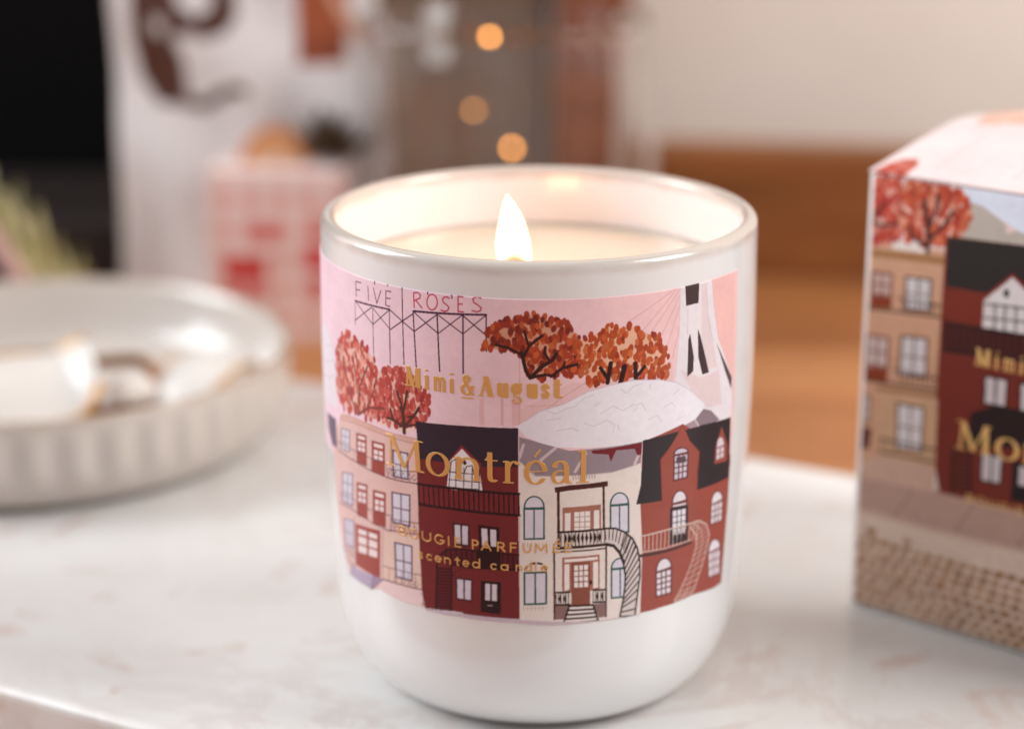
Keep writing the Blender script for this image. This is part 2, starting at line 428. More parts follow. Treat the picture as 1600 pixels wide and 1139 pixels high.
('l','6d4453',20,[-3207,2893,-2696,2924,-2225,2933]),
('l','6d4453',9,[-3178,3158,-3207,2893]),
('l','6d4453',9,[-3001,3176,-3027,2908]),
('l','6d4453',9,[-2833,3190,-2858,2918]),
('l','6d4453',9,[-2673,3200,-2696,2924]),
('l','6d4453',9,[-2512,3210,-2533,2930]),
('l','6d4453',9,[-2357,3217,-2376,2933]),
('l','6d4453',9,[-2207,3221,-2225,2933]),
('l','6d4453',10,[-2789,3012,-2797,2985,-2815,2962,-2839,2949,-2861,2950,-2876,2964,-2880,2987,-2871,3014,-2853,3037,-2830,3050,-2808,3049]),
('l','6d4453',10,[-2599,3024,-2607,2997,-2624,2975,-2646,2963,-2667,2964,-2681,2978,-2685,3002,-2677,3028,-2660,3050,-2638,3063,-2617,3061]),
('l','6d4453',10,[-2418,3031,-2425,3005,-2441,2983,-2462,2971,-2482,2973,-2496,2987,-2500,3011,-2493,3037,-2476,3059,-2455,3071,-2435,3069]),
('l','6d4453',10,[-2310,3019,-2317,2993,-2332,2971,-2353,2960,-2372,2962,-2386,2977,-2389,3000,-2382,3026,-2366,3048,-2346,3059,-2327,3057]),
('l','6d4453',13,[-4719,2995,-4351,3012,-4052,3040]),
('l','6d4453',13,[-4694,3081,-4334,3095,-4076,3123]),
('l','6d4453',18,[-4577,2893,-4347,2823,-4131,2822]),
('l','6d4453',9,[-4694,3081,-4577,2893]),
('l','6d4453',9,[-4443,3094,-4419,2848]),
('l','6d4453',9,[-4243,3106,-4272,2824]),
('l','6d4453',9,[-4076,3123,-4131,2822]),
('l','b98a88',14,[-3108,3856,-3207,2893]),
('l','b98a88',13,[-4019,3879,-4149,2816]),
('p','bba9c0',[-4305,2807,-3485,2876,-3590,2553,-4453,2561]),
('p','a48fa8',[-3485,2876,-3196,2889,-3590,2553]),
('l','745a74',13,[-3485,2876,-3590,2553]),
('l','745a74',13,[-3196,2889,-3590,2553]),
('l','8f7a94',10,[-4352,2727,-3519,2770]),
('l','8f7a94',10,[-4401,2646,-3554,2664]),
('p','ebd0d0',[-3182,2870,-2213,2929,-2200,2586,-2724,2584,-3406,2650]),
('p','f0cdc6',[-3465,5868,-3070,5892,-2757,5891,-2486,5846,-2399,5849,-2194,5988,-2192,6060,-2754,5978]),
('p','e8bbae',[-4256,7138,-4073,7263,-3832,7309,-3571,7267,-3377,7208,-3217,7090,-3122,6969,-3108,6817,-2974,6911,-2690,6976,-2474,6996,-2303,6886,-2274,6828,-2567,6569,-2851,6252,-2894,6021,-3364,5949,-3534,6011,-3875,5934,-4212,5959,-4385,6257,-4413,6754]),
('d',['c45149','b43f3a','d07061','bf5b53','dc9a8a'],430,(83,150),1,[-4356,7185,-4149,7325,-3881,7377,-3597,7329,-3387,7262,-3214,7129,-3112,6995,-3098,6826,-2954,6928,-2651,6998,-2422,7018,-2240,6893,-2209,6828,-2520,6544,-2823,6195,-2869,5938,-3373,5862,-3558,5932,-3931,5846,-4309,5873,-4507,6202,-4537,6756]),
('p','e8bbae',[-2955,6859,-2638,6936,-2442,6955,-2256,6860,-2107,6706,-1990,6648,-1941,6431,-2028,6224,-2227,6074,-2433,6022,-2734,5987,-2986,5970,-3092,6154,-3003,6538]),
('d',['b6453f','a23a36','c9625a','b9504a','c86a5e'],250,(83,143),2,[-2994,6905,-2651,6989,-2439,7009,-2240,6902,-2081,6730,-1956,6665,-1904,6423,-1996,6194,-2209,6029,-2430,5973,-2755,5935,-3029,5917,-3145,6122,-3047,6549]),
('l','7d4038',33,[-3685,5899,-3886,6139,-4039,6480,-4169,6855]),
('l','7d4038',33,[-3685,5899,-3580,6481,-3352,6883]),
('l','7d4038',33,[-3658,5920,-3339,6133,-3143,6166,-2931,6206]),
('l','7d4038',22,[-3663,6315,-3724,6620,-3785,6953]),
('l','7d4038',24,[-3361,6157,-3195,6458,-3122,6734]),
('l','58302c',66,[-2475,5863,-2482,6150,-2527,6313]),
('l','58302c',44,[-2502,6175,-2525,6371,-2615,6583]),
('l','58302c',44,[-2495,6190,-2437,6417,-2390,6631]),
('l','58302c',44,[-2483,5962,-2715,6045,-2858,6057]),
('l','58302c',37,[-2708,6040,-2756,6151,-2784,6238]),
('l','58302c',44,[-2465,5980,-2255,6207,-2146,6378]),
('l','58302c',37,[-2430,5987,-2225,6055]),
('l','58302c',33,[-2255,6207,-2391,6167]),
('p','d89a80',[-897,7586,-824,7862,-671,8001,-519,8088,-298,8165,-58,8198,202,8099,382,8086,513,7942,666,7856,739,7652,742,7197,387,7161,-135,7123,-236,7313,-297,7484,-448,7570,-671,7570]),
('d',['b4482b','963628','7c2e25','c25c36','a8402a'],300,(90,136),3,[-960,7569,-881,7876,-716,8031,-552,8127,-315,8213,-57,8250,223,8139,417,8124,558,7965,722,7869,801,7642,805,7136,422,7096,-139,7055,-248,7267,-313,7456,-476,7551,-716,7551]),
('p','e6b296',[671,7745,844,7766,999,7847,1082,7861,1155,7916,1293,7935,1477,7898,1642,7900,1732,7900,1825,7788,2012,7723,2182,7648,2272,7430,2302,7169,2293,6965,1767,7022,1324,7041,882,6975,850,7130,746,7186]),
('d',['b54a28','bd582d','9c3a24','aa4526','c76a3e'],250,(90,143),4,[614,7762,800,7787,966,7877,1055,7894,1133,7955,1281,7976,1479,7936,1657,7939,1754,7940,1854,7815,2057,7743,2241,7660,2339,7418,2372,7127,2364,6899,1792,6963,1315,6983,841,6907,806,7080,695,7142]),
('l','3d1f20',55,[-135,7096,-208,7221,-257,7435,-282,7535]),
('l','3d1f20',44,[-270,7498,-416,7569,-514,7616,-710,7656]),
('l','3d1f20',55,[-123,7104,46,7287,240,7412,300,7512]),
('l','3d1f20',44,[-257,7435,-149,7664,68,7841]),
('l','3d1f20',38,[-173,7688,-234,7913]),
('l','3d1f20',44,[-123,7104,119,7155,278,7128]),
('l','3d1f20',44,[217,7122,411,7270,656,7324]),
('l','3d1f20',33,[411,7270,447,7370]),
('l','3d1f20',38,[191,7387,106,7539,117,7640]),
('l','301a1e',66,[1189,6967,1242,7301]),
('l','301a1e',55,[1188,7042,1061,7233]),
('l','301a1e',77,[1426,6944,1492,7221]),
('l','301a1e',66,[1710,6958,1691,7254]),
('l','301a1e',55,[1730,7020,1873,7175]),
('p','e8dfe4',[2590,8467,3374,8457,3451,7909,3587,7368,4129,6482,4167,5734,3700,5818,3216,6128,2836,6529,2501,6766,2497,6880,2584,7681]),
('p','e3d0d2',[3099,8437,3231,8434,3272,7974,3397,7467,3584,6852,3221,6878,3117,7525]),
('p','e4cfd1',[2616,7000,3143,6751,3637,6782,3784,6104,3300,6167,2913,6542]),
('l','cdbcc8',10,[3223,8444,3300,7742,3446,7343]),
('l','cdbcc8',10,[2774,8066,2766,7593]),
('l','d5c3cc',10,[2590,8467,2584,7681,2515,6877]),
('l','cdbcc8',10,[3374,8452,3465,7900,3612,7334]),
('p','453434',[2697,8489,3038,8481,3026,8116,2925,8118,2726,8113]),
('p','453436',[2833,7608,2935,7166,2927,6911,2786,6837,2790,7504]),
('p','453436',[3017,7658,3084,7532,3346,6798,3162,6799,3046,7143]),
('p','5a464a',[3531,7309,3779,6950,4108,6517,4101,6299,3850,6700]),
('p','9a8992',[-319,6043,-52,5972,538,5789,1281,5804,1865,5826,1842,5432,1293,5339,879,5342,312,5335,-34,5331,-320,5584]),
('l','d4bfc2',44,[47,5625,324,5866]),
('l','d4bfc2',44,[643,5400,822,5721]),
('l','d4bfc2',44,[-313,5672,-247,5900]),
('l','d4bfc2',44,[1723,5432,1799,5597]),
('p','76242c',[922,5767,1316,5782,1858,5813,1852,5589,1773,5584,1713,5715,1370,5731,1271,5525,1232,5669,940,5713]),
('p','a99098',[2226,5865,2710,5950,3015,6015,3156,5816,2716,5819,2365,5758]),
('p','8d7a84',[3015,6006,3223,6162,3450,6072,3730,5830,3156,5816]),
('l','d6c4c8',22,[3006,6017,3156,5816]),
('p','efeaf1',[-372,6230,-225,6324,42,6513,442,6631,845,6830,1289,6921,1695,6957,2162,6897,2535,6782,2873,6573,3262,6240,3223,6156,3015,6015,2710,5950,2226,5865,1844,5826,1425,5811,858,5818,313,5860,-10,5954,-224,6059]),
('l','cfc2d0',9,[122,6519,309,6460,469,6540,658,6588]),
('l','cfc2d0',9,[657,6616,792,6721,956,6767]),
('l','cfc2d0',9,[1072,6420,1296,6541,1471,6437,1675,6525]),
('l','cfc2d0',9,[1434,6836,1523,6742,1698,6861,1818,6874]),
('l','cfc2d0',9,[311,6150,580,6197,690,6135]),
('l','cfc2d0',9,[797,6270,964,6202,1186,6297,1331,6197,1304,6058]),
('l','cfc2d0',9,[1706,6493,1826,6533,1923,6378]),
('l','cfc2d0',9,[1678,6412,1767,6457]),
('l','cfc2d0',9,[1959,6201,2149,6257,2251,6125]),
('l','cfc2d0',9,[2276,6378,2443,6434,2552,6328]),
('l','cfc2d0',9,[2473,6571,2611,6660]),
('l','cfc2d0',9,[1419,6102,1388,6191]),
('l','cfc2d0',9,[2007,6762,1973,6852]),
('l','cfc2d0',9,[2560,6096,2777,6139]),
('l','cfc2d0',9,[959,6570,1069,6618]),
('l','cfc2d0',9,[149,6350,390,6374]),
('l','d3c5d2',11,[-225,6324,42,6513,442,6631,845,6830,1289,6921,1695,6957,2162,6897,2535,6782,2873,6573,3262,6240]),
('p','e9dcd6',[-319,5602,-34,5338,312,5335,879,5342,1293,5339,1816,5436,1919,5225,2002,3403,1982,2540,1693,2541,1126,2547,306,2584,-329,2602]),
('l','b9a4a4',9,[-116,5379,-50,5338,879,5332,1293,5332,1798,5421]),
('l','a99598',13,[604,5324,618,5260]),
('l','a99598',13,[651,5325,665,5261]),
('l','a99598',13,[697,5326,712,5262]),
('l','a99598',13,[744,5327,759,5263]),
('l','a99598',13,[791,5327,806,5263]),
('l','a99598',13,[839,5328,853,5263]),
('l','a99598',13,[886,5328,901,5263]),
('l','a99598',13,[934,5328,949,5263]),
('l','a99598',13,[981,5327,996,5263]),
('p','28584f',[-248,4748,-239,4817,-212,4880,-171,4930,-119,4963,-62,4975,-5,4965,47,4935,88,4887,115,4827,124,4759,128,4158,-249,4146]),
('p','dcd5e3',[-218,4754,-210,4813,-188,4866,-154,4909,-110,4937,-62,4948,-14,4940,29,4914,64,4873,86,4822,94,4764]),
('p','28584f',[-248,4739,124,4750,128,4158,-249,4146]),
('p','dcd5e3',[-218,4708,-74,4713,-73,4186,-218,4180]),
('p','dcd5e3',[-50,4714,95,4717,97,4190,-48,4187]),
('p','28584f',[1273,4739,1280,4809,1305,4871,1344,4918,1394,4946,1451,4953,1509,4937,1563,4901,1606,4849,1635,4786,1647,4719,1669,4161,1290,4184]),
('p','dcd5e3',[1305,4740,1311,4801,1331,4854,1363,4895,1405,4919,1452,4925,1500,4913,1544,4883,1580,4839,1604,4786,1613,4729]),
('p','28584f',[1273,4730,1647,4710,1669,4161,1290,4184]),
('p','dcd5e3',[1306,4696,1446,4690,1462,4208,1321,4216]),
('p','dcd5e3',[1472,4689,1615,4680,1633,4197,1489,4207]),
('p','28584f',[-250,3537,172,3556,177,2915,-251,2896]),
('p','dcd5e3',[-216,3503,-54,3512,-53,2944,-217,2935]),
('p','dcd5e3',[-23,3513,138,3519,142,2951,-22,2946]),
('p','28584f',[1329,3529,1336,3590,1360,3644,1399,3684,1449,3708,1507,3713,1565,3699,1618,3667,1662,3622,1691,3568,1703,3511,1732,2913,1351,2934]),
('p','dcd5e3',[1362,3529,1367,3581,1387,3626,1419,3660,1461,3680,1508,3685,1555,3674,1599,3648,1635,3612,1659,3568,1668,3521]),
('p','28584f',[1329,3519,1703,3501,1732,2913,1351,2934]),
('p','dcd5e3',[1363,3485,1502,3479,1524,2960,1383,2967]),
('p','dcd5e3',[1529,3478,1670,3470,1696,2950,1551,2959]),
('l','b7a59f',8,[-245,2881,-245,2792]),
('l','b7a59f',8,[-242,4096,-242,4024]),
('l','b7a59f',8,[-175,2883,-175,2794]),
('l','b7a59f',8,[-175,4098,-175,4026]),
('l','b7a59f',8,[-106,2884,-106,2795]),
('l','b7a59f',8,[-107,4099,-107,4027]),
('l','b7a59f',8,[-37,2885,-37,2796]),
('l','b7a59f',8,[-40,4100,-40,4028]),
('l','b7a59f',8,[32,2886,33,2796]),
('l','b7a59f',8,[27,4100,27,4028]),
('l','b7a59f',8,[101,2886,102,2796]),
('l','b7a59f',8,[94,4100,95,4028]),
('l','b7a59f',8,[-252,2836,178,2855]),
('l','3b2a2c',33,[-114,3693,-53,3709]),
('l','3b2a2c',33,[8,3709,76,3695]),
('l','3b2a2c',33,[-216,3589,-188,3645]),
('l','3b2a2c',33,[111,3636,152,3592]),
('p','4e2826',[287,5125,546,5158,882,5166,1227,5184,1229,5085,884,5074,547,5059,301,5025]),
('l','4e2826',40,[354,5052,372,3987]),
('l','4e2826',35,[1152,5107,1181,4254]),
('p','a9705e',[431,4746,1114,4763,1127,4260,436,4288]),
('p','efe6e2',[472,4637,573,4644,578,4281,477,4286]),
('p','efe6e2',[988,4661,1085,4659,1096,4263,997,4273]),
('p','b99a8c',[633,4658,926,4659,935,4257,640,4271]),
('p','efe6e4',[640,4651,724,4652,726,4567,641,4567]),
('p','efe6e4',[642,4549,726,4549,727,4473,643,4474]),
('p','efe6e4',[643,4456,728,4455,729,4378,645,4380]),
('p','efe6e4',[645,4362,730,4360,731,4275,646,4278]),
('p','efe6e4',[741,4652,817,4653,819,4567,743,4567]),
('p','efe6e4',[743,4549,819,4548,821,4471,744,4473]),
('p','efe6e4',[745,4455,821,4453,823,4375,746,4378]),
('p','efe6e4',[747,4360,823,4357,825,4270,748,4274]),
('p','efe6e4',[834,4653,919,4652,921,4565,836,4567]),
('p','efe6e4',[836,4548,922,4546,923,4468,838,4471]),
('p','efe6e4',[838,4452,924,4450,926,4371,840,4375]),
('p','efe6e4',[840,4356,926,4353,928,4265,842,4269]),
('p','dccdc9',[396,4296,1215,4287,1224,4004,399,4008]),
('l','33201f',14,[409,4303,412,4007]),
('l','33201f',14,[473,4305,477,4012]),
('l','33201f',14,[537,4306,541,4017]),
('l','33201f',14,[602,4306,606,4021]),
('l','33201f',14,[666,4307,671,4025]),
('l','33201f',14,[731,4306,736,4028]),
('l','33201f',14,[796,4306,802,4031]),
('l','33201f',14,[862,4305,867,4034]),
('l','33201f',14,[927,4304,933,4036]),
('l','33201f',14,[993,4302,1000,4038]),
('l','33201f',14,[1060,4299,1066,4039]),
('l','33201f',14,[1126,4297,1134,4039]),
('l','33201f',14,[1194,4293,1201,4040]),
('p','33201f',[490,4264,522,4162,493,4062,461,4164]),
('p','33201f',[565,4264,597,4161,568,4062,536,4165]),
('p','33201f',[640,4264,672,4161,643,4061,611,4164]),
('p','33201f',[715,4263,748,4159,719,4060,686,4163]),
('p','33201f',[790,4261,823,4158,794,4059,761,4162]),
('p','33201f',[866,4259,899,4155,870,4056,837,4160]),
('p','33201f',[942,4256,976,4152,947,4054,913,4158]),
('p','33201f',[1019,4253,1053,4149,1024,4050,990,4155]),
('p','33201f',[1096,4249,1131,4144,1102,4046,1067,4151]),
('l','33201f',33,[355,4290,1215,4294]),
('l','3b2220',44,[352,3988,1260,4000]),
('l','4e2826',29,[291,3989,312,2628]),
('l','4e2826',29,[1232,3959,1271,2605]),
('l','4e2826',24,[275,3917,1226,3924]),
('p','a9705e',[435,3811,1115,3820,1134,3147,444,3126]),
('p','efe4e0',[480,3773,1080,3780,1082,3729,481,3715]),
('p','efe4e0',[478,3675,567,3681,575,3194,485,3162]),
('p','efe4e0',[998,3686,1090,3684,1104,3188,1011,3179]),
('p','8e5244',[601,3705,941,3706,964,2856,616,2869]),
('p','8e5244',[643,3655,914,3657,925,3206,651,3212]),
('p','efe6e2',[654,3644,726,3646,728,3551,655,3551]),
('p','efe6e2',[656,3529,728,3529,730,3446,657,3445]),
('p','efe6e2',[657,3423,730,3424,732,3340,659,3340]),
('p','efe6e2',[659,3318,732,3318,735,3222,661,3223]),
('p','efe6e2',[747,3646,810,3646,812,3551,749,3551]),
('p','efe6e2',[749,3529,812,3529,814,3445,751,3446]),
('p','efe6e2',[751,3423,814,3423,816,3339,753,3340]),
('p','efe6e2',[753,3317,816,3316,819,3220,756,3222]),
('p','efe6e2',[831,3646,904,3646,906,3551,833,3551]),
('p','efe6e2',[833,3529,907,3528,909,3444,835,3445]),
('p','efe6e2',[835,3423,909,3421,911,3337,837,3338]),
('p','efe6e2',[837,3316,912,3314,914,3217,840,3220]),
('l','2d1a1a',22,[979,3300,979,3291,977,3283,974,3277,970,3273,966,3272,961,3274,957,3279,954,3285,952,3294,951,3303,951,3312,953,3320,956,3326,960,3330,964,3331,969,3329,973,3325,976,3318,978,3310,979,3300]),
('p','8d6c68',[323,2908,573,2897,487,2622,326,2621]),
('p','8d6c68',[1024,2880,1254,2869,1264,2606,1132,2599]),
('l','33201f',29,[334,3141,583,3138]),
('l','33201f',31,[337,2904,587,2900]),
('l','33201f',13,[334,3141,337,2904]),
('l','33201f',13,[378,3140,382,2902]),
('l','33201f',13,[423,3138,427,2901]),
('l','33201f',13,[468,3136,472,2899]),
('l','33201f',13,[513,3134,518,2896]),
('l','33201f',13,[559,3132,563,2894]),
('p','33201f',[410,3109,439,3019,413,2923,384,3021]),
('p','33201f',[500,3105,529,3015,503,2919,474,3017]),
('l','33201f',29,[1012,3149,1251,3130]),
('l','33201f',31,[1020,2910,1260,2890]),
('l','33201f',13,[1012,3149,1020,2910]),
('l','33201f',13,[1059,3144,1067,2906]),
('l','33201f',13,[1106,3139,1114,2900]),
('l','33201f',13,[1153,3134,1161,2895]),
('l','33201f',13,[1200,3128,1209,2889]),
('l','33201f',13,[1248,3123,1257,2883]),
('p','33201f',[1092,3111,1124,3018,1099,2924,1066,3025]),
('p','33201f',[1187,3100,1219,3007,1194,2913,1161,3014]),
('p','efe3e0',[581,2878,1007,2860,1119,2548,482,2540]),
('l','2f1c1d',33,[574,2871,1014,2859]),
('l','2f1c1d',33,[551,2789,1041,2781]),
('l','2f1c1d',33,[528,2706,1068,2704]),
('l','2f1c1d',33,[505,2623,1095,2626]),
('l','2f1c1d',33,[482,2540,1122,2548]),
('l','2f1c1d',29,[581,2878,475,2533]),
('l','2f1c1d',29,[1021,2858,1126,2540]),
('p','d8cac8',[1197,4303,1395,4280,1582,4182,1738,4034,1843,3835,1906,3568,1921,3270,1889,2941,1853,2528,1545,2566,1575,2733,1599,2879,1624,3136,1621,3359,1575,3586,1485,3800,1370,3942,1231,3988]),
('l','2f2323',29,[1197,4303,1395,4280,1582,4182,1738,4034,1843,3835,1906,3568,1921,3270,1889,2941,1853,2528]),
('l','2f2323',29,[1231,3988,1370,3942,1485,3800,1575,3586,1621,3359,1624,3136,1599,2879,1575,2733,1545,2566]),
('l','2f2323',24,[1492,3783,1619,4147]),
('l','2f2323',24,[1536,3677,1696,4074]),
('l','2f2323',24,[1578,3571,1762,3989]),
('l','2f2323',24,[1601,3459,1813,3891]),
('l','2f2323',24,[1621,3347,1857,3778]),
('l','2f2323',24,[1623,3237,1888,3646]),
('l','2f2323',24,[1623,3126,1909,3508]),
('l','2f2323',24,[1611,2999,1916,3362]),
('l','2f2323',24,[1598,2875,1915,3209]),
('l','2f2323',24,[1586,2803,1899,3047]),
('l','2f2323',24,[1575,2731,1882,2870]),
('l','2f2323',24,[1560,2648,1865,2666]),
('l','2f2323',24,[1545,2566,1853,2528]),
('l','2f2323',16,[1197,4303,1219,4099]),
('l','2f2323',16,[1276,4294,1283,4084]),
('l','2f2323',16,[1355,4285,1346,4069]),
('l','2f2323',16,[1432,4260,1406,4036]),
('l','2f2323',16,[1506,4221,1462,3985]),
('l','2f2323',16,[1582,4182,1519,3934]),
('l','2f2323',16,[1644,4123,1564,3858]),
('l','2f2323',16,[1707,4064,1609,3782]),
('l','2f2323',16,[1759,3995,1645,3700]),
('l','2f2323',16,[1801,3915,1672,3613]),
('l','2f2323',44,[1231,4003,1369,3957,1492,3810,1586,3591]),
('p','9c4f43',[1863,4682,1939,4723,1895,5829,2715,5995,4216,5034,4242,4842,4261,4207,4430,2437,3313,2581,2671,2560,1965,2544,1944,3780]),
('l','a64838',10,[1922,4554,2391,4566,3081,4587,4044,4572]),
('l','a64838',10,[1933,4335,2405,4345,3100,4363,4079,4339]),
('l','a64838',10,[1943,4116,2419,4124,3121,4137,4116,4105]),
('l','a64838',10,[1954,3895,2433,3902,3141,3911,4153,3869]),
('l','a64838',10,[1965,3674,2447,3678,3162,3684,4192,3631]),
('l','a64838',10,[1976,3452,2461,3454,3183,3455,4232,3392]),
('l','a64838',10,[1987,3228,2477,3228,3207,3225,4282,3148]),
('l','a64838',10,[2002,3002,2496,2999,3235,2991,4338,2900]),
('l','a64838',10,[2016,2774,2515,2769,3264,2755,4397,2649]),
('p','332a2e',[1872,5846,2579,5876,3242,5863,4132,5772,4210,4602,3152,4656,2303,4649,1780,4671,1858,5022]),
('p','9c4f43',[2328,4572,2249,5423,2422,5596,2563,5762,2716,5981,2900,5637,3165,5374,3134,4972,3172,4600,3178,4085,2366,4281]),
('l','8a3a36',13,[2328,4572,2249,5423,2422,5596,2563,5762,2716,5981]),
('l','8a3a36',13,[2716,5981,2900,5637,3165,5374,3157,4654]),
('p','6b3637',[2523,5469,2529,5507,2553,5538,2591,5559,2641,5569,2697,5568,2755,5555,2809,5532,2853,5503,2883,5470,2894,5438,2898,4950,2542,4958]),
('p','cdc4d2',[2562,5466,2567,5494,2586,5517,2616,5533,2655,5541,2699,5540,2744,5531,2786,5516,2820,5496,2842,5474,2851,5453]),
('p','6b3637',[2523,5459,2895,5429,2898,4950,2542,4958]),
('p','cdc4d2',[2563,5425,2641,5419,2644,5325,2566,5329]),
('p','cdc4d2',[2567,5304,2645,5299,2647,5218,2570,5221]),
('p','cdc4d2',[2571,5195,2648,5192,2650,5110,2574,5112]),
('p','cdc4d2',[2575,5086,2651,5084,2654,4989,2578,4990]),
('p','cdc4d2',[2673,5417,2738,5412,2740,5319,2675,5323]),
('p','cdc4d2',[2676,5298,2740,5293,2742,5212,2678,5216]),
('p','cdc4d2',[2679,5191,2742,5187,2744,5106,2681,5109]),
('p','cdc4d2',[2682,5083,2744,5081,2746,4987,2684,4989]),
('p','cdc4d2',[2770,5409,2853,5402,2854,5310,2772,5316]),
('p','cdc4d2',[2772,5291,2854,5285,2855,5205,2774,5211]),
('p','cdc4d2',[2774,5185,2855,5180,2856,5100,2775,5105]),
('p','cdc4d2',[2776,5080,2856,5075,2857,4983,2778,4986]),
('p','5a4650',[2596,5401,2823,5383,2831,5260,2603,5281]),
('p','9c4f43',[3631,5021,3636,5346,3818,5679,4061,5262,4085,4956]),
('p','8a4542',[3651,5324,3652,5387,3667,5441,3696,5481,3736,5502,3784,5504,3835,5486,3883,5451,3925,5403,3956,5346,3971,5288,3985,5048,3652,5059]),
('p','d9cdd2',[3689,5317,3688,5374,3699,5423,3721,5460,3750,5481,3786,5485,3824,5472,3860,5443,3892,5402,3915,5354,3927,5304]),
('p','8a4542',[3651,5317,3972,5282,3985,5048,3652,5059]),
('p','d9cdd2',[3687,5292,3791,5282,3793,5188,3688,5195]),
('p','d9cdd2',[3688,5178,3794,5172,3796,5077,3689,5080]),
('p','d9cdd2',[3821,5279,3932,5267,3936,5177,3824,5186]),
('p','d9cdd2',[3825,5169,3937,5161,3942,5070,3827,5076]),
('p','70383a',[2530,4554,2534,4628,2558,4690,2597,4737,2649,4763,2709,4767,2771,4749,2829,4711,2878,4658,2911,4596,2927,4531,2937,4404,2537,4440]),
('p','e2d9df',[2574,4550,2577,4613,2595,4666,2625,4707,2665,4731,2711,4736,2758,4723,2803,4694,2840,4651,2865,4601,2877,4548]),
('p','70383a',[2530,4543,2928,4520,2937,4404,2537,4440]),
('p','e2d9df',[2576,4504,2884,4483,2886,4450,2578,4474]),
('p','33262a',[2509,4468,2945,4432,2984,3724,2538,3760]),
('p','4a3a40',[2566,4405,2891,4379,2920,3896,2590,3925]),
('p','e2dae2',[2575,4397,2663,4391,2669,4284,2580,4290]),
('p','e2dae2',[2581,4272,2670,4266,2675,4168,2586,4174]),
('p','e2dae2',[2587,4155,2676,4149,2681,4051,2592,4057]),
('p','e2dae2',[2593,4039,2682,4032,2688,3925,2598,3931]),
('p','e2dae2',[2686,4389,2765,4383,2771,4276,2691,4282]),
('p','e2dae2',[2692,4264,2772,4257,2778,4159,2698,4166]),
('p','e2dae2',[2699,4147,2779,4141,2784,4042,2704,4049]),
('p','e2dae2',[2705,4031,2785,4024,2791,3916,2711,3923]),
('p','e2dae2',[2788,4381,2882,4373,2888,4265,2794,4274]),
('p','e2dae2',[2795,4255,2889,4247,2895,4148,2801,4157]),
('p','e2dae2',[2802,4139,2896,4130,2902,4031,2807,4040]),
('p','e2dae2',[2809,4022,2903,4012,2910,3904,2815,3914]),
('p','7d4042',[3589,4265,3590,4339,3613,4400,3654,4444,3711,4467,3779,4467,3852,4446,3923,4405,3985,4351,4029,4290,4050,4229,4072,3790,3613,3843]),
('p','e4dce2',[3639,4255,3639,4320,3656,4375,3687,4415,3730,4437,3782,4441,3838,4426,3892,4395,3938,4352,3971,4303,3988,4253]),
('p','7d4042',[3590,4256,4052,4220,4072,3790,3613,3843]),
('p','e4dce2',[3637,4224,3731,4218,3737,4112,3643,4118]),
('p','e4dce2',[3644,4094,3738,4087,3743,3993,3649,4000]),
('p','e4dce2',[3651,3976,3745,3968,3750,3861,3657,3870]),
('p','e4dce2',[3770,4215,3850,4209,3855,4101,3776,4108]),
('p','e4dce2',[3777,4084,3857,4077,3861,3981,3782,3989]),
('p','e4dce2',[3783,3965,3863,3957,3868,3848,3789,3857]),
('p','e4dce2',[3891,4205,3998,4195,4003,4086,3896,4097]),
('p','e4dce2',[3898,4073,4004,4061,4009,3964,3902,3977]),
('p','e4dce2',[3904,3952,4010,3939,4015,3830,3909,3843]),
('p','7d4042',[3612,3322,3614,3399,3637,3462,3681,3507,3742,3530,3814,3528,3892,3503,3968,3458,4035,3399,4083,3333,4108,3268,4154,2719,3694,2773]),
('p','e4dce2',[3664,3310,3664,3378,3682,3436,3715,3477,3762,3500,3818,3502,3878,3484,3936,3449,3986,3402,4022,3348,4041,3295]),
('p','7d4042',[3613,3312,4110,3258,4154,2719,3694,2773]),
('p','e4dce2',[3665,3277,3766,3268,3785,3123,3685,3132]),
('p','e4dce2',[3689,3107,3788,3098,3806,2965,3708,2974]),
('p','e4dce2',[3712,2948,3809,2939,3829,2793,3734,2802]),
('p','e4dce2',[3806,3265,3894,3255,3910,3110,3824,3119]),
('p','e4dce2',[3828,3094,3913,3084,3928,2951,3844,2961]),
('p','e4dce2',[3848,2935,3931,2926,3948,2779,3866,2789]),
('p','e4dce2',[3937,3250,4053,3235,4066,3089,3952,3105]),
('p','e4dce2',[3955,3079,4069,3064,4081,2931,3969,2946]),
('p','e4dce2',[3972,2920,4083,2905,4097,2759,3988,2774]),
('p','6d383a',[2246,3309,2251,3388,2274,3455,2313,3506,2365,3536,2425,3543,2487,3528,2545,3492,2593,3440,2627,3379,2641,3315,2670,2783,2284,2785]),
('p','e4dce4',[2288,3306,2292,3373,2310,3431,2340,3476,2380,3503,2427,3512,2475,3501,2520,3474,2557,3433,2583,3384,2594,3332]),
('p','6d383a',[2247,3298,2642,3304,2670,2783,2284,2785]),
('p','e4dce4',[2290,3262,2374,3264,2380,3170,2296,3168]),
('p','e4dce4',[2298,3138,2382,3140,2388,3060,2304,3059]),
('p','e4dce4',[2306,3028,2390,3030,2395,2951,2312,2949]),
('p','e4dce4',[2314,2919,2397,2920,2403,2825,2321,2824]),
('p','e4dce4',[2407,3265,2477,3266,2483,3171,2414,3171]),
('p','e4dce4',[2416,3140,2485,3141,2490,3061,2421,3061]),
('p','e4dce4',[2423,3030,2492,3031,2497,2951,2428,2951]),
('p','e4dce4',[2430,2920,2498,2920,2504,2825,2436,2825]),
('p','e4dce4',[2511,3266,2600,3266,2605,3171,2517,3172]),
('p','e4dce4',[2519,3141,2607,3140,2612,3060,2523,3061]),
('p','e4dce4',[2525,3031,2613,3030,2618,2950,2530,2951]),
('p','e4dce4',[2532,2920,2620,2919,2625,2823,2538,2825]),
('l','4e3230',50,[1901,3678,2448,3656,3069,3672]),
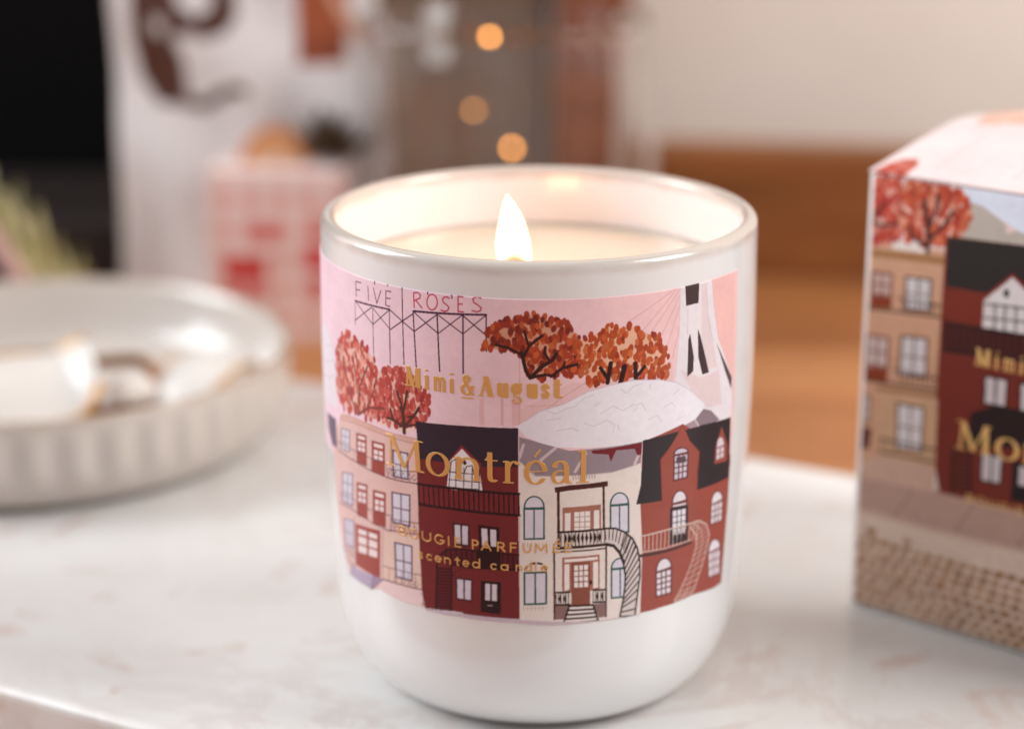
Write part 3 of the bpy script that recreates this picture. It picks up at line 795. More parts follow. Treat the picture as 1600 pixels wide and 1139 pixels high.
('l','d6beb4',20,[1899,4051,2422,4065,3262,4044]),
('l','d6beb4',15,[1914,3742,2444,3716,3080,3725]),
('l','d6beb4',12,[1899,4051,1914,3735]),
('l','d6beb4',12,[1983,4057,1997,3738]),
('l','d6beb4',12,[2068,4063,2081,3740]),
('l','d6beb4',12,[2155,4068,2166,3742]),
('l','d6beb4',12,[2243,4072,2252,3742]),
('l','d6beb4',12,[2333,4075,2340,3742]),
('l','d6beb4',12,[2424,4077,2430,3741]),
('l','d6beb4',12,[2517,4078,2522,3738]),
('l','d6beb4',12,[2613,4078,2616,3735]),
('l','d6beb4',12,[2710,4077,2712,3730]),
('l','d6beb4',12,[2811,4075,2811,3724]),
('l','d6beb4',12,[2914,4071,2912,3717]),
('l','d6beb4',12,[3021,4065,3017,3708]),
('l','d6beb4',12,[3131,4058,3125,3698]),
('l','d6beb4',12,[3245,4049,3237,3685]),
('l','2e2024',15,[2541,3987,2555,3771]),
('l','2e2024',15,[2590,3987,2605,3771]),
('l','2e2024',15,[2640,3986,2655,3770]),
('l','2e2024',15,[2690,3985,2706,3769]),
('l','2e2024',15,[2741,3984,2757,3767]),
('l','2e2024',15,[2793,3983,2809,3765]),
('l','2e2024',15,[2845,3981,2862,3763]),
('l','2e2024',15,[2899,3978,2916,3760]),
('l','2e2024',15,[2953,3975,2971,3757]),
('l','d6beb4',20,[3262,4044,3503,3902,3622,3662,3562,3382,3426,3047,3268,2716,3173,2592]),
('l','d6beb4',18,[3033,3977,3206,3783,3239,3551,3147,3279,2998,2983,2847,2741,2737,2619]),
('l','d6beb4',12,[3033,3977,3262,4044]),
('l','d6beb4',12,[3096,3905,3350,3992]),
('l','d6beb4',12,[3162,3832,3441,3938]),
('l','d6beb4',12,[3210,3754,3518,3872]),
('l','d6beb4',12,[3222,3667,3562,3783]),
('l','d6beb4',12,[3235,3580,3607,3692]),
('l','d6beb4',12,[3215,3483,3607,3592]),
('l','d6beb4',12,[3181,3381,3584,3487]),
('l','d6beb4',12,[3147,3279,3562,3382]),
('l','d6beb4',12,[3090,3168,3509,3257]),
('l','d6beb4',12,[3034,3057,3459,3131]),
('l','d6beb4',12,[2979,2952,3406,3006]),
('l','d6beb4',12,[2922,2862,3346,2882]),
('l','d6beb4',12,[2866,2771,3288,2757]),
('l','d6beb4',12,[2819,2710,3244,2685]),
('l','d6beb4',12,[2778,2665,3208,2639]),
('l','d6beb4',12,[2737,2619,3173,2592]),
('l','d6beb4',11,[3145,4011,3351,3844,3424,3610,3346,3334,3204,3018,3051,2732,2948,2609]),
('p','762c30',[-2217,5509,-336,5584,-319,2632,-1087,2630,-1574,2634,-2191,2595,-2223,2964,-2232,3996]),
('l','822a30',10,[-2158,4700,-331,4746]),
('l','822a30',10,[-2166,4519,-332,4568]),
('l','822a30',10,[-2174,4336,-332,4388]),
('l','822a30',10,[-2183,4152,-333,4209]),
('l','822a30',10,[-2191,3968,-333,4028]),
('l','822a30',10,[-2200,3783,-334,3847]),
('l','822a30',10,[-2209,3598,-335,3665]),
('l','822a30',10,[-2218,3412,-335,3483]),
('l','822a30',10,[-2228,3224,-336,3301]),
('l','822a30',10,[-2240,3035,-337,3115]),
('l','822a30',10,[-2252,2845,-338,2930]),
('l','822a30',10,[-2264,2654,-339,2743]),
('l','742630',11,[-1989,4444,-1680,4462]),
('l','742630',11,[-1990,4401,-1681,4418]),
('l','742630',11,[-1992,4357,-1683,4375]),
('l','742630',11,[-1994,4313,-1684,4331]),
('l','742630',11,[-1996,4269,-1686,4287]),
('l','742630',11,[-1152,4516,-703,4504]),
('l','742630',11,[-1153,4480,-703,4468]),
('l','742630',11,[-1154,4444,-704,4433]),
('l','742630',11,[-1154,4408,-704,4397]),
('p','332836',[-2223,6120,-1266,6175,-335,6200,-336,5500,-965,5467,-1276,5477,-2171,5440]),
('p','8e2f34',[-1568,5518,-1333,5815,-971,5502,-1013,5463,-1334,5730,-1525,5481]),
('p','ece4e8',[-1633,4963,-1561,5494,-1327,5752,-1026,5462,-964,5009]),
('l','4a4050',15,[-1573,5298,-1008,5312]),
('l','4a4050',15,[-1584,5155,-1003,5172]),
('l','4a4050',15,[-1595,5004,-1025,5039]),
('l','4a4050',15,[-1539,5479,-1587,5005]),
('l','4a4050',15,[-1436,5581,-1456,5010]),
('l','4a4050',15,[-1295,5405,-1309,5021]),
('l','4a4050',15,[-1144,5422,-1158,5025]),
('l','4a4050',15,[-1020,5399,-1025,5032]),
('l','4a4050',15,[-1566,5299,-1525,5499,-1437,5546]),
('l','4a4050',15,[-1297,5299,-1248,5438,-1143,5464,-1118,5319]),
('p','2a2026',[-1328,5524,-1281,5554,-1240,5499,-1283,5448]),
('p','7a2931',[-2210,4959,-324,5004,-325,4614,-2203,4583]),
('l','2c1520',40,[-2218,4961,-1500,5004,-324,5001]),
('l','2c1520',40,[-2203,4583,-1508,4617,-318,4604]),
('l','2c1520',22,[-2205,4963,-2195,4585]),
('l','2c1520',22,[-2099,4974,-2089,4595]),
('l','2c1520',22,[-1995,4984,-1986,4604]),
('l','2c1520',22,[-1893,4993,-1884,4612]),
('l','2c1520',22,[-1792,5000,-1784,4619]),
('l','2c1520',22,[-1694,5007,-1686,4625]),
('l','2c1520',22,[-1596,5012,-1589,4629]),
('l','2c1520',22,[-1500,5017,-1493,4633]),
('l','2c1520',22,[-1405,5021,-1399,4636]),
('l','2c1520',22,[-1312,5023,-1306,4637]),
('l','2c1520',22,[-1219,5025,-1213,4638]),
('l','2c1520',22,[-1127,5026,-1122,4638]),
('l','2c1520',22,[-1036,5026,-1031,4638]),
('l','2c1520',22,[-946,5026,-941,4636]),
('l','2c1520',22,[-856,5024,-852,4634]),
('l','2c1520',22,[-767,5022,-763,4631]),
('l','2c1520',22,[-678,5019,-674,4627]),
('l','2c1520',22,[-590,5016,-587,4622]),
('l','2c1520',22,[-502,5011,-499,4617]),
('l','2c1520',22,[-415,5006,-412,4610]),
('l','2c1520',22,[-327,5001,-325,4604]),
('p','45222f',[-1538,4361,-1205,4363,-1222,3934,-1528,3935]),
('p','d9cfdb',[-1497,4322,-1388,4324,-1390,3976,-1492,3975]),
('p','d9cfdb',[-1352,4324,-1245,4323,-1256,3975,-1357,3976]),
('p','34161f',[-1057,4379,-670,4363,-675,3930,-1044,3933]),
('p','ded3dc',[-996,4317,-889,4314,-885,3994,-989,3994]),
('p','ded3dc',[-834,4312,-728,4307,-730,3991,-832,3993]),
('p','5d2029',[-1763,3722,-1606,3857,-1309,3901,-327,3869,-328,3586,-1172,3572,-1577,3570]),
('p','2b141b',[-1072,3930,-658,3931,-661,3567,-1079,3565]),
('l','2c1520',22,[-1890,3442,-1843,3652,-1683,3808,-1456,3880,-327,3862]),
('l','2c1520',29,[-1578,3551,-1173,3554,-328,3578]),
('l','2c1520',20,[-1682,3838,-1685,3530]),
('l','2c1520',20,[-1580,3846,-1582,3540]),
('l','2c1520',20,[-1479,3853,-1480,3550]),
('l','2c1520',20,[-1379,3859,-1380,3558]),
('l','2c1520',20,[-1281,3864,-1281,3565]),
('l','2c1520',20,[-1184,3868,-1183,3571]),
('l','2c1520',20,[-1087,3871,-1086,3576]),
('l','2c1520',20,[-992,3872,-990,3580]),
('l','2c1520',20,[-897,3873,-895,3583]),
('l','2c1520',20,[-803,3874,-800,3585]),
('l','2c1520',20,[-710,3873,-706,3586]),
('l','2c1520',20,[-617,3871,-613,3586]),
('l','2c1520',20,[-525,3868,-520,3585]),
('l','2c1520',20,[-433,3865,-427,3584]),
('l','2c1520',20,[-341,3861,-335,3581]),
('l','5c1f29',16,[-1586,3274,-1525,3413,-1393,3495,-1209,3531,-994,3538]),
('p','6e242c',[-1882,3450,-1578,3533,-1613,2643,-1938,2634]),
('l','2c1520',24,[-1883,3421,-1580,3459]),
('l','2c1520',24,[-1886,3362,-1582,3399]),
('l','2c1520',24,[-1888,3302,-1584,3338]),
('l','2c1520',24,[-1891,3242,-1586,3277]),
('l','2c1520',24,[-1894,3182,-1589,3216]),
('l','2c1520',24,[-1897,3122,-1591,3155]),
('l','2c1520',24,[-1900,3061,-1594,3093]),
('l','2c1520',24,[-1903,3001,-1596,3032]),
('l','2c1520',24,[-1906,2941,-1599,2970]),
('l','2c1520',24,[-1909,2880,-1601,2908]),
('l','2c1520',24,[-1913,2820,-1604,2847]),
('l','2c1520',24,[-1916,2759,-1607,2785]),
('l','2c1520',24,[-1919,2698,-1609,2723]),
('l','2c1520',24,[-1922,2637,-1612,2661]),
('l','2c1520',24,[-1872,3519,-1939,2627]),
('l','2c1520',24,[-1578,3533,-1613,2643]),
('p','45222f',[-1509,3316,-1178,3326,-1197,2885,-1511,2885]),
('p','d9cfdb',[-1476,3285,-1359,3289,-1367,2920,-1479,2919]),
('p','d9cfdb',[-1326,3290,-1211,3292,-1227,2920,-1336,2920]),
('p','2b1a20',[-1023,3322,-654,3319,-669,2701,-1038,2711]),
('p','2b1a20',[-970,3299,-703,3301,-708,2918,-979,2919]),
('p','dcd0da',[-942,3269,-854,3271,-860,2950,-949,2949]),
('p','dcd0da',[-819,3271,-731,3271,-736,2949,-825,2950]),
('l','b9a0a8',16,[-901,2852,-823,2853]),
('l','1d1216',11,[-902,2808,-760,2806]),
('p','cdb9c6',[-2191,2595,-1575,2627,-1014,2631,-319,2632,-319,2542,-1017,2541,-1578,2544,-2160,2534]),
('p','cdb9c4',[-497,2623,306,2584,1126,2547,1693,2541,1965,2544,1966,2521,1694,2518,1127,2517,307,2494,-498,2541]),
]
BOX_ART = [
('p','e4c8c6',[-92,9113,4216,9148,4272,8456,-19,7778]),
('p','dfe3f2',[2020,9211,4209,9231,4302,8084,2946,8629,2199,8901]),
('p','b9ada3',[2199,8901,2516,8852,3001,8590,3040,8405,3264,8487,4287,8270,4302,8084,1844,7877,2121,8504]),
('l','d9a79c',28,[2276,9305,4203,9304]),
('p','d2a284',[-131,7760,1818,7873,1781,6381,1764,4963,32,4761]),
('p','cf9f82',[-94,5333,1794,5702,1885,3370,22,3171]),
('p','a9774e',[45,7637,1826,7751,1821,7579,54,7488]),
('p','eadfd8',[592,7875,920,7926,1363,7824,1314,7742,600,7726]),
('p','e8bbae',[107,8908,205,9188,454,9319,693,9167,751,9043,1055,8646,981,8193,637,7961,231,7807,126,8286]),
('d',['b8402f','a8302c','cc6a58','c24a38','dc9a8a'],190,(128,187),5,[74,8938,179,9249,448,9393,705,9222,768,9085,1094,8642,1016,8139,647,7883,210,7714,96,8247]),
('p','e8bbae',[773,9031,1097,9111,1841,9150,2001,8978,2213,8879,2205,8488,2051,8224,1717,8040,1372,7941,963,7988,762,8357]),
('d',['bf4f33','b2432c','c96642','a83a2a','d8917a'],260,(128,187),6,[713,9087,1062,9174,1862,9213,2033,9021,2262,8910,2255,8476,2090,8184,1730,7981,1360,7873,920,7926,702,8338]),
('l','3f2220',55,[1393,7779,1393,8198,1276,8767]),
('l','3f2220',44,[1395,8001,1707,8344,1899,8664]),
('l','3f2220',44,[1358,7897,1022,8041,983,8233]),
('l','3f2220',44,[1414,8299,1549,8709,1552,8904]),
('l','3f2220',38,[127,8201,354,8136,708,8240]),
('l','3f2220',33,[124,8251,279,8473,439,8595]),
('p','7d3226',[193,7208,657,7235,672,6506,195,6472]),
('p','cdb0a8',[244,7166,410,7175,412,6977,245,6967]),
('p','cdb0a8',[245,6936,412,6947,414,6763,246,6752]),
('p','cdb0a8',[246,6722,415,6733,417,6534,246,6522]),
('p','cdb0a8',[443,7177,608,7187,612,6990,446,6979]),
('p','cdb0a8',[446,6949,612,6960,616,6777,448,6766]),
('p','cdb0a8',[448,6735,616,6747,620,6548,451,6536]),
('p','8d3a1c',[238,6709,647,6740,650,6503,213,6460]),
('p','5c3428',[934,7232,1535,7259,1550,6589,949,6531]),
('p','d9d2d4',[984,7189,1220,7201,1227,6917,990,6901]),
('p','d9d2d4',[991,6871,1227,6888,1234,6603,997,6581]),
('p','d9d2d4',[1253,7202,1487,7214,1494,6936,1259,6919]),
('p','d9d2d4',[1260,6890,1494,6907,1501,6628,1266,6606]),
('p','7d3226',[141,5899,661,5919,660,4968,137,4940]),
('p','d2bdb8',[192,5854,385,5862,385,5591,191,5583]),
('p','d2bdb8',[191,5552,385,5560,384,5304,189,5294]),
('p','d2bdb8',[189,5263,384,5273,383,4999,188,4989]),
('p','d2bdb8',[419,5864,611,5871,611,5601,418,5593]),
('p','d2bdb8',[418,5562,611,5570,611,5315,417,5305]),
('p','d2bdb8',[417,5274,611,5284,610,5012,417,5001]),
('p','8d3a1c',[167,5232,659,5277,659,4993,148,4942]),
('p','5c3428',[913,6018,1528,6073,1538,5223,891,5169]),
('p','d9d2d4',[962,5976,1205,5998,1202,5636,953,5614]),
('p','d9d2d4',[952,5584,1202,5605,1199,5241,944,5220]),
('p','d9d2d4',[1238,6001,1480,6022,1483,5660,1236,5639]),
('p','d9d2d4',[1236,5608,1484,5629,1487,5265,1234,5244]),
('l','3d2420',26,[84,6427,1798,6534]),
('l','3d2420',18,[797,6756,1784,6756]),
('l','3d2420',13,[908,6751,924,6476]),
('l','3d2420',13,[1018,6760,1035,6486]),
('l','3d2420',13,[1128,6769,1145,6496]),
('l','3d2420',13,[1237,6779,1254,6505]),
('l','3d2420',13,[1346,6788,1364,6515]),
('l','3d2420',13,[1455,6797,1472,6525]),
('l','3d2420',13,[1564,6806,1581,6535]),
('l','3d2420',13,[1672,6815,1689,6544]),
('l','3d2420',13,[1779,6825,1797,6554]),
('l','3d2420',26,[109,4934,1786,5044]),
('l','3d2420',18,[828,5285,1772,5270]),
('l','3d2420',13,[940,5282,957,5002]),
('l','3d2420',13,[1051,5294,1068,5015]),
('l','3d2420',13,[1162,5306,1179,5027]),
('l','3d2420',13,[1273,5317,1290,5039]),
('l','3d2420',13,[1383,5329,1400,5051]),
('l','3d2420',13,[1492,5341,1510,5064]),
('l','3d2420',13,[1602,5353,1619,5076]),
('l','3d2420',13,[1711,5364,1728,5088]),
('l','3d2420',13,[1819,5376,1837,5100]),
('p','d0a684',[497,4827,1802,4928,1866,3480,578,3414]),
('p','a87a58',[433,4871,1816,4986,1812,4874,438,4770]),
('p','8d6a5c',[39,4619,321,4632,304,4044,39,4045]),
('p','d5c6c4',[95,4570,161,4573,158,4353,93,4351]),
('p','d5c6c4',[93,4316,158,4318,155,4097,92,4097]),
('p','d5c6c4',[198,4574,265,4577,259,4355,194,4353]),
('p','d5c6c4',[194,4319,259,4320,253,4097,190,4097]),
('p','5d2018',[58,3933,359,3953,332,3532,73,3415]),
('p','6b4a3a',[893,4626,1538,4649,1549,3691,926,3636]),
('p','ddd6d8',[948,4577,1200,4587,1210,4168,962,4153]),
('p','ddd6d8',[963,4119,1211,4134,1221,3713,977,3692]),
('p','ddd6d8',[1236,4588,1485,4598,1491,4185,1245,4170]),
('p','ddd6d8',[1246,4137,1491,4152,1497,3736,1255,3716]),
('l','3d2a24',24,[557,3784,1813,3836]),
('l','3d2a24',24,[573,3499,1801,3550]),
('l','3d2a24',13,[588,3785,604,3501]),
('l','3d2a24',13,[756,3793,772,3510]),
('l','3d2a24',13,[923,3802,940,3519]),
('l','3d2a24',13,[1089,3810,1106,3528]),
('l','3d2a24',13,[1254,3818,1272,3537]),
('l','3d2a24',13,[1419,3827,1436,3546]),
('l','3d2a24',13,[1583,3835,1600,3555]),
('l','3d2a24',13,[1746,3843,1764,3564]),
('p','cda896',[454,3386,1011,3455,1838,3445,1844,2876,1357,2845,167,2854,151,3142]),
('p','7a2a1c',[1772,8159,4287,8270,4536,5194,1771,4862]),
('p','76281b',[1794,5702,4337,5986,4576,3009,1960,2961,1836,3473]),
('p','26201f',[1816,8141,3411,8225,4287,8270,4363,7336,2948,7183,1838,7162]),
('p','7d2a20',[2615,7076,3223,7666,3867,7248,3828,7097,3232,7547,2674,6988]),
('p','ddd5d4',[2674,6472,2671,7037,3229,7581,3825,7144,3923,6534]),
('p','2a2022',[3047,7249,3117,7358,3201,7266,3133,7143]),
('l','4a4048',22,[2702,6969,3832,7049]),
('l','4a4048',22,[2700,6698,3862,6789]),
('l','4a4048',22,[2909,7006,2923,6518]),
('l','4a4048',22,[3116,7018,3131,6532]),
('l','4a4048',22,[3347,7035,3368,6552]),
('l','4a4048',22,[3577,7052,3603,6571]),
('p','4d1713',[1858,6445,2684,6474,4430,6509,4466,6057,1856,5893]),
('l','22100f',26,[1875,6438,1878,5897]),
('l','22100f',26,[2036,6443,2040,5907]),
('l','22100f',26,[2197,6449,2201,5916]),
('l','22100f',26,[2357,6454,2361,5925]),
('l','22100f',26,[2516,6459,2521,5933]),
('l','22100f',26,[2674,6464,2679,5942]),
('l','22100f',26,[2832,6469,2837,5951]),
('l','22100f',26,[2989,6475,2995,5960]),
('l','22100f',26,[3145,6480,3151,5969]),
('l','22100f',26,[3301,6485,3307,5977]),
('l','22100f',26,[3455,6490,3462,5986]),
('l','22100f',26,[3609,6495,3616,5995]),
('l','22100f',26,[3763,6500,3770,6003]),
('l','22100f',26,[3915,6505,3923,6012]),
('l','22100f',26,[4067,6510,4075,6021]),
('l','22100f',26,[4218,6515,4227,6029]),
('l','22100f',37,[1858,6445,4428,6523]),
('l','22100f',37,[1857,5883,4469,6028]),
('p','2a1214',[2777,5567,3292,5590,3291,4991,2785,4967]),
('p','d5c9cc',[2823,5526,3013,5534,3016,5022,2829,5013]),
('p','d5c9cc',[3058,5536,3247,5544,3247,5033,3060,5024]),
('p','2a1214',[3520,5582,4146,5602,4148,5011,3549,4964]),
('p','d5c9cc',[3566,5540,3814,5549,3828,5028,3590,5011]),
('p','d5c9cc',[3858,5551,4103,5559,4106,5049,3870,5032]),
('p','1f1012',[2554,4753,3060,4997,4411,5067,4466,4378,3348,4208,2429,4002]),
('l','3b1614',18,[2616,4711,2650,4052]),
('l','3b1614',18,[2765,4743,2800,4085]),
('l','3b1614',18,[2914,4774,2949,4119]),
('l','3b1614',18,[3063,4806,3098,4152]),
('l','3b1614',18,[3210,4838,3246,4186]),
('l','3b1614',18,[3357,4869,3393,4219]),
('l','3b1614',18,[3503,4900,3540,4251]),
('l','3b1614',18,[3648,4931,3686,4284]),
('l','3b1614',18,[3793,4962,3831,4317]),
('l','3b1614',18,[3937,4993,3976,4349]),
('l','3b1614',18,[4080,5024,4119,4381]),
('l','3b1614',18,[4223,5054,4263,4414]),
('p','2a1214',[2812,4005,3303,4033,3290,3419,2825,3393]),
('p','d5c9cc',[2858,3963,3036,3973,3037,3449,2868,3440]),
('p','d5c9cc',[3081,3976,3257,3986,3248,3461,3080,3452]),
('p','1c1214',[3509,3969,4270,4034,4279,3212,3512,3165]),
('p','1c1214',[3598,3934,4162,3982,4170,3517,3605,3465]),
('p','cfc4c8',[3644,3894,3854,3912,3860,3533,3649,3514]),
('p','cfc4c8',[3910,3917,4118,3934,4125,3557,3916,3538]),
('l','22100f',26,[2201,3867,2613,3898]),
('l','22100f',26,[2207,3772,2620,3805]),
('l','22100f',26,[2213,3678,2626,3711]),
('l','22100f',26,[2219,3584,2633,3617]),
('l','22100f',26,[2226,3489,2639,3523]),
('l','22100f',26,[2232,3394,2646,3429]),
('l','22100f',26,[2238,3300,2652,3335]),
('l','22100f',26,[2245,3205,2659,3241]),
('l','22100f',26,[2251,3110,2665,3146]),
('l','22100f',26,[2195,3950,2229,2997]),
('l','22100f',26,[2603,4041,2645,3012]),
('p','b99688',[-25,2868,1902,2918,2976,2922,5134,2984,5206,2121,3866,2205,1707,2151,10,2199]),
('l','8f6c60',15,[2742,2894,2370,2231]),
('l','8f6c60',15,[1359,2817,963,2169]),
('l','8f6c60',15,[4022,2871,3725,2236]),
('p','dcc3b2',[10,2199,1707,2151,3866,2205,5202,2175,5418,-410,4035,-22,1848,-72,124,73]),
('p','c8a898',[9,2229,1705,2191,3863,2243,5197,2229,5206,2121,3870,2150,1711,2088,15,2112]),
]


# ------------------------------------------------------------------ lettering: glyphs as pen strokes (x 0..1, y in x-heights)
def arc(cx, cy, rx, ry, a0, a1, n=18):
    return [(cx + rx * math.cos(math.radians(a0 + (a1 - a0) * i / n)), cy + ry * math.sin(math.radians(a0 + (a1 - a0) * i / n))) for i in range(n + 1)]
SERIF = {
    'M': [([(0.13, 0), (0.17, 1.38)], .5), ([(0.19, 1.38), (0.50, 0.02)], 1), ([(0.50, 0.02), (0.82, 1.36)], .45), ([(0.83, 1.36), (0.86, 0)], 1.1),
          ([(0, 0), (0.27, 0)], .2), ([(0.70, 0), (1, 0)], .2), ([(0.03, 1.38), (0.2, 1.38)], .2), ([(0.82, 1.38), (0.98, 1.38)], .2)],
    'o': [(arc(.5, .5, .5, .52, 0, 360, 28), 1)],
    'n': [([(.17, .95), (.17, 0)], 1), ([(0, .93), (.15, .97)], .3), ([(0, 0), (.38, 0)], .2), (arc(.52, .6, .31, .38, 165, 0) + [(.83, 0)], 1), ([(.64, 0), (1, 0)], .2)],
    'm': [([(.1, .95), (.1, 0)], 1), ([(0, .95), (.1, .97)], .3), ([(0, 0), (.22, 0)], .2), (arc(.30, .62, .19, .36, 165, 0) + [(.49, 0)], 1), ([(.38, 0), (.60, 0)], .2),
          (arc(.70, .62, .19, .36, 165, 0) + [(.89, 0)], 1), ([(.78, 0), (1, 0)], .2)],
    't': [([(.36, 1.3), (.36, .25)] + arc(.62, .25, .26, .24, 180, 310, 8), 1), ([(0, .97), (.95, .97)], .25), ([(.05, .98), (.36, 1.28)], .3)],
    'r': [([(.25, .95), (.25, 0)], 1), ([(0, .94), (.2, .97)], .3), ([(0, 0), (.6, 0)], .2), (arc(.68, .55, .36, .42, 160, 70, 8), .6), ([(.86, .9), (.9, .86)], 1.1)],
    'e': [(arc(.5, .5, .48, .52, 8, 325, 26), 1), ([(.08, .53), (.96, .56)], .2)],
    'E': [(arc(.5, .5, .48, .52, 8, 325, 26), 1), ([(.08, .53), (.96, .56)], .2), ([(.45, 1.22), (.72, 1.52)], .45)],
    'a': [(arc(.40, .66, .31, .34, 165, 0, 12) + [(.72, .2)] + arc(.86, .2, .14, .2, 180, 290, 6), 1), ([(.11, .78), (.14, .74)], 1.1), ([(.71, .58)] + arc(.36, .28, .30, .28, 75, 330, 16) + [(.71, .22)], .8)],
    'l': [([(.5, 1.42), (.5, 0)], 1), ([(.05, 1.40), (.45, 1.44)], .3), ([(0, 0), (1, 0)], .2)],
    'i': [([(.5, .95), (.5, 0)], 1), ([(.05, .94), (.45, .97)], .3), ([(0, 0), (1, 0)], .2), ([(.5, 1.36), (.5, 1.37)], 1.2)],
    'A': [([(.16, 0), (.50, 1.38)], .45), ([(.50, 1.38), (.82, 0)], 1.1), ([(.26, .42), (.70, .42)], .25), ([(0, 0), (.32, 0)], .2), ([(.62, 0), (1, 0)], .2)],
    'u': [([(.18, .97), (.18, .3)] + arc(.45, .3, .27, .28, 180, 350, 10), 1), ([(.80, .97), (.80, 0)], 1), ([(0, .96), (.2, .97)], .25), ([(.62, .96), (.8, .97)], .25), ([(.8, 0), (1, .03)], .25)],
    'g': [(arc(.42, .62, .32, .36, 0, 360, 20), 1), ([(.62, .92), (.98, 1.0)], .4), ([(.25, .28), (.16, .12), (.35, .03), (.75, .02), (.88, -.15)] + arc(.5, -.22, .40, .2, 10, -200, 12), .45)],
    's': [([(.88, .72)] + arc(.5, .76, .34, .22, 20, 190, 10) + [(.3, .58), (.7, .44), (.84, .28)] + arc(.5, .24, .36, .24, 0, -165, 10) + [(.12, .3)], .8)],
    '&': [([(.98, .62), (.85, .28)] + arc(.42, .36, .40, .38, -25, -210, 14) + [(.38, .80), (.58, .98)] + arc(.44, 1.12, .22, .22, -20, 220, 12) + [(.36, .82), (.98, 0)], .7), ([(.02, -.28), (.98, -.26)], .2)],
}
SANS = {
    'B': [[(0, 0), (0, 1), (.55, 1)] + arc(.6, .76, .3, .24, 90, -90, 8) + [(0, .52)], [(.6, .52)] + arc(.65, .26, .35, .26, 90, -90, 8) + [(0, 0)]],
    'O': [arc(.5, .5, .5, .5, 0, 360, 28)], 'U': [[(.05, 1), (.05, .4)] + arc(.5, .4, .45, .4, 180, 360, 12) + [(.95, 1)]],
    'G': [arc(.5, .5, .5, .5, 50, 350, 22) + [(1, .42), (.6, .42)]], 'I': [[(.5, 0), (.5, 1)]],
    'E': [[(.95, 1), (.1, 1), (.1, 0), (.95, 0)], [(.1, .52), (.85, .52)]], '^': [[(.95, 1), (.1, 1), (.1, 0), (.95, 0)], [(.1, .52), (.85, .52)], [(.45, 1.22), (.75, 1.5)]],
    'P': [[(.1, 0), (.1, 1), (.5, 1)] + arc(.55, .73, .38, .27, 90, -90, 8) + [(.1, .46)]], 'A': [[(0, 0), (.5, 1), (1, 0)], [(.2, .33), (.8, .33)]],
    'R': [[(.1, 0), (.1, 1), (.5, 1)] + arc(.52, .73, .36, .27, 90, -90, 8) + [(.1, .46)], [(.5, .46), (.98, 0)]], 'F': [[(.95, 1), (.1, 1), (.1, 0)], [(.1, .52), (.85, .52)]],
    'M': [[(.05, 0), (.1, 1), (.5, .25), (.9, 1), (.95, 0)]],
    's': [[(.9, .82)] + arc(.5, .75, .36, .24, 40, 210, 8) + arc(.5, .26, .38, .26, 30, -150, 8)], 'c': [arc(.55, .5, .5, .5, 45, 315, 16)],
    'e': [[(.05, .52), (.95, .52)] + arc(.5, .5, .47, .5, 5, 310, 16)], 'n': [[(.08, 0), (.08, 1)], [(.08, .55)] + arc(.5, .58, .42, .42, 170, 0, 10) + [(.92, 0)]],
    't': [[(.45, 1.4), (.45, .2)] + arc(.7, .2, .25, .2, 180, 280, 5), [(0, 1), (.95, 1)]], 'd': [arc(.48, .5, .46, .5, 0, 360, 20), [(.96, 1.65), (.96, 0)]],
    'a': [arc(.48, .5, .46, .5, 0, 360, 20), [(.96, 1), (.96, 0)]], 'l': [[(.5, 0), (.5, 1.65)]],
}
LINES = {
    'montreal': ('MontrEal', 51.85, 4.35, .98, .34, [(-29.65, -20.39), (-20.19, -15.68), (-15.07, -9.53), (-9.41, -6.58), (-6.24, -2.8), (-2.35, 1.61), (2.06, 6.27), (6.5, 9.21)]),
    'maker': ('Mimi&August', 67.3, 2.78, 1.0, .36, [(-24.57, -20.77), (-20.51, -19.09), (-18.72, -15.88), (-15.64, -14.45), (-13.51, -10.86), (-10.52, -7.28), (-7.17, -4.75), (-4.64, -2.36), (-2.04, 0.13), (0.45, 2.07), (2.4, 4.35)]),
    'bougie': ('BOUGIEPARFUM^E', 39.13, 1.62, .34, None, [(-26.81, -25.26), (-24.51, -22.47), (-21.63, -19.71), (-18.91, -17.08), (-16.31, -16.05), (-15.05, -13.81), (-11.74, -10.55), (-9.96, -8.32), (-7.16, -5.78), (-4.87, -3.73), (-2.48, -1.12), (-0.44, 1.81), (2.83, 3.97), (4.76, 6.13)]),
    'scented': ('scentedcandle', 35.59, 1.02, .30, None, [(-22.51, -21.66), (-20.82, -19.72), (-19.05, -17.73), (-17.2, -15.92), (-15.03, -14.15), (-13.54, -12.43), (-11.7, -10.38), (-8.37, -7.32), (-6.51, -5.23), (-3.86, -2.71), (-2.14, -1.0), (-0.32, -0.21), (0.7, 1.84)]),
}
def write(pr, text, base, xh, W, h, ext):
    for ch, (a, b) in zip(text, ext):
        if h is None:
            for st in SANS[ch]: pr.line((1, 1, 1), W, [(a + (b - a) * x, base + xh * y) for x, y in st])
            continue
        for st, k in SERIF[ch]:
            w = max(W * k * (.62 if ch == 'm' else .8 if ch == 'i' else 1), h) if k > .25 else h
            pr.line((1, 1, 1), w, [(a + w / 2 * 0 + W * .35 + (b - a - W * .7) * x, base + h / 2 + (xh - h) * y) for x, y in st], h * (1.0 if k > .25 else .8))

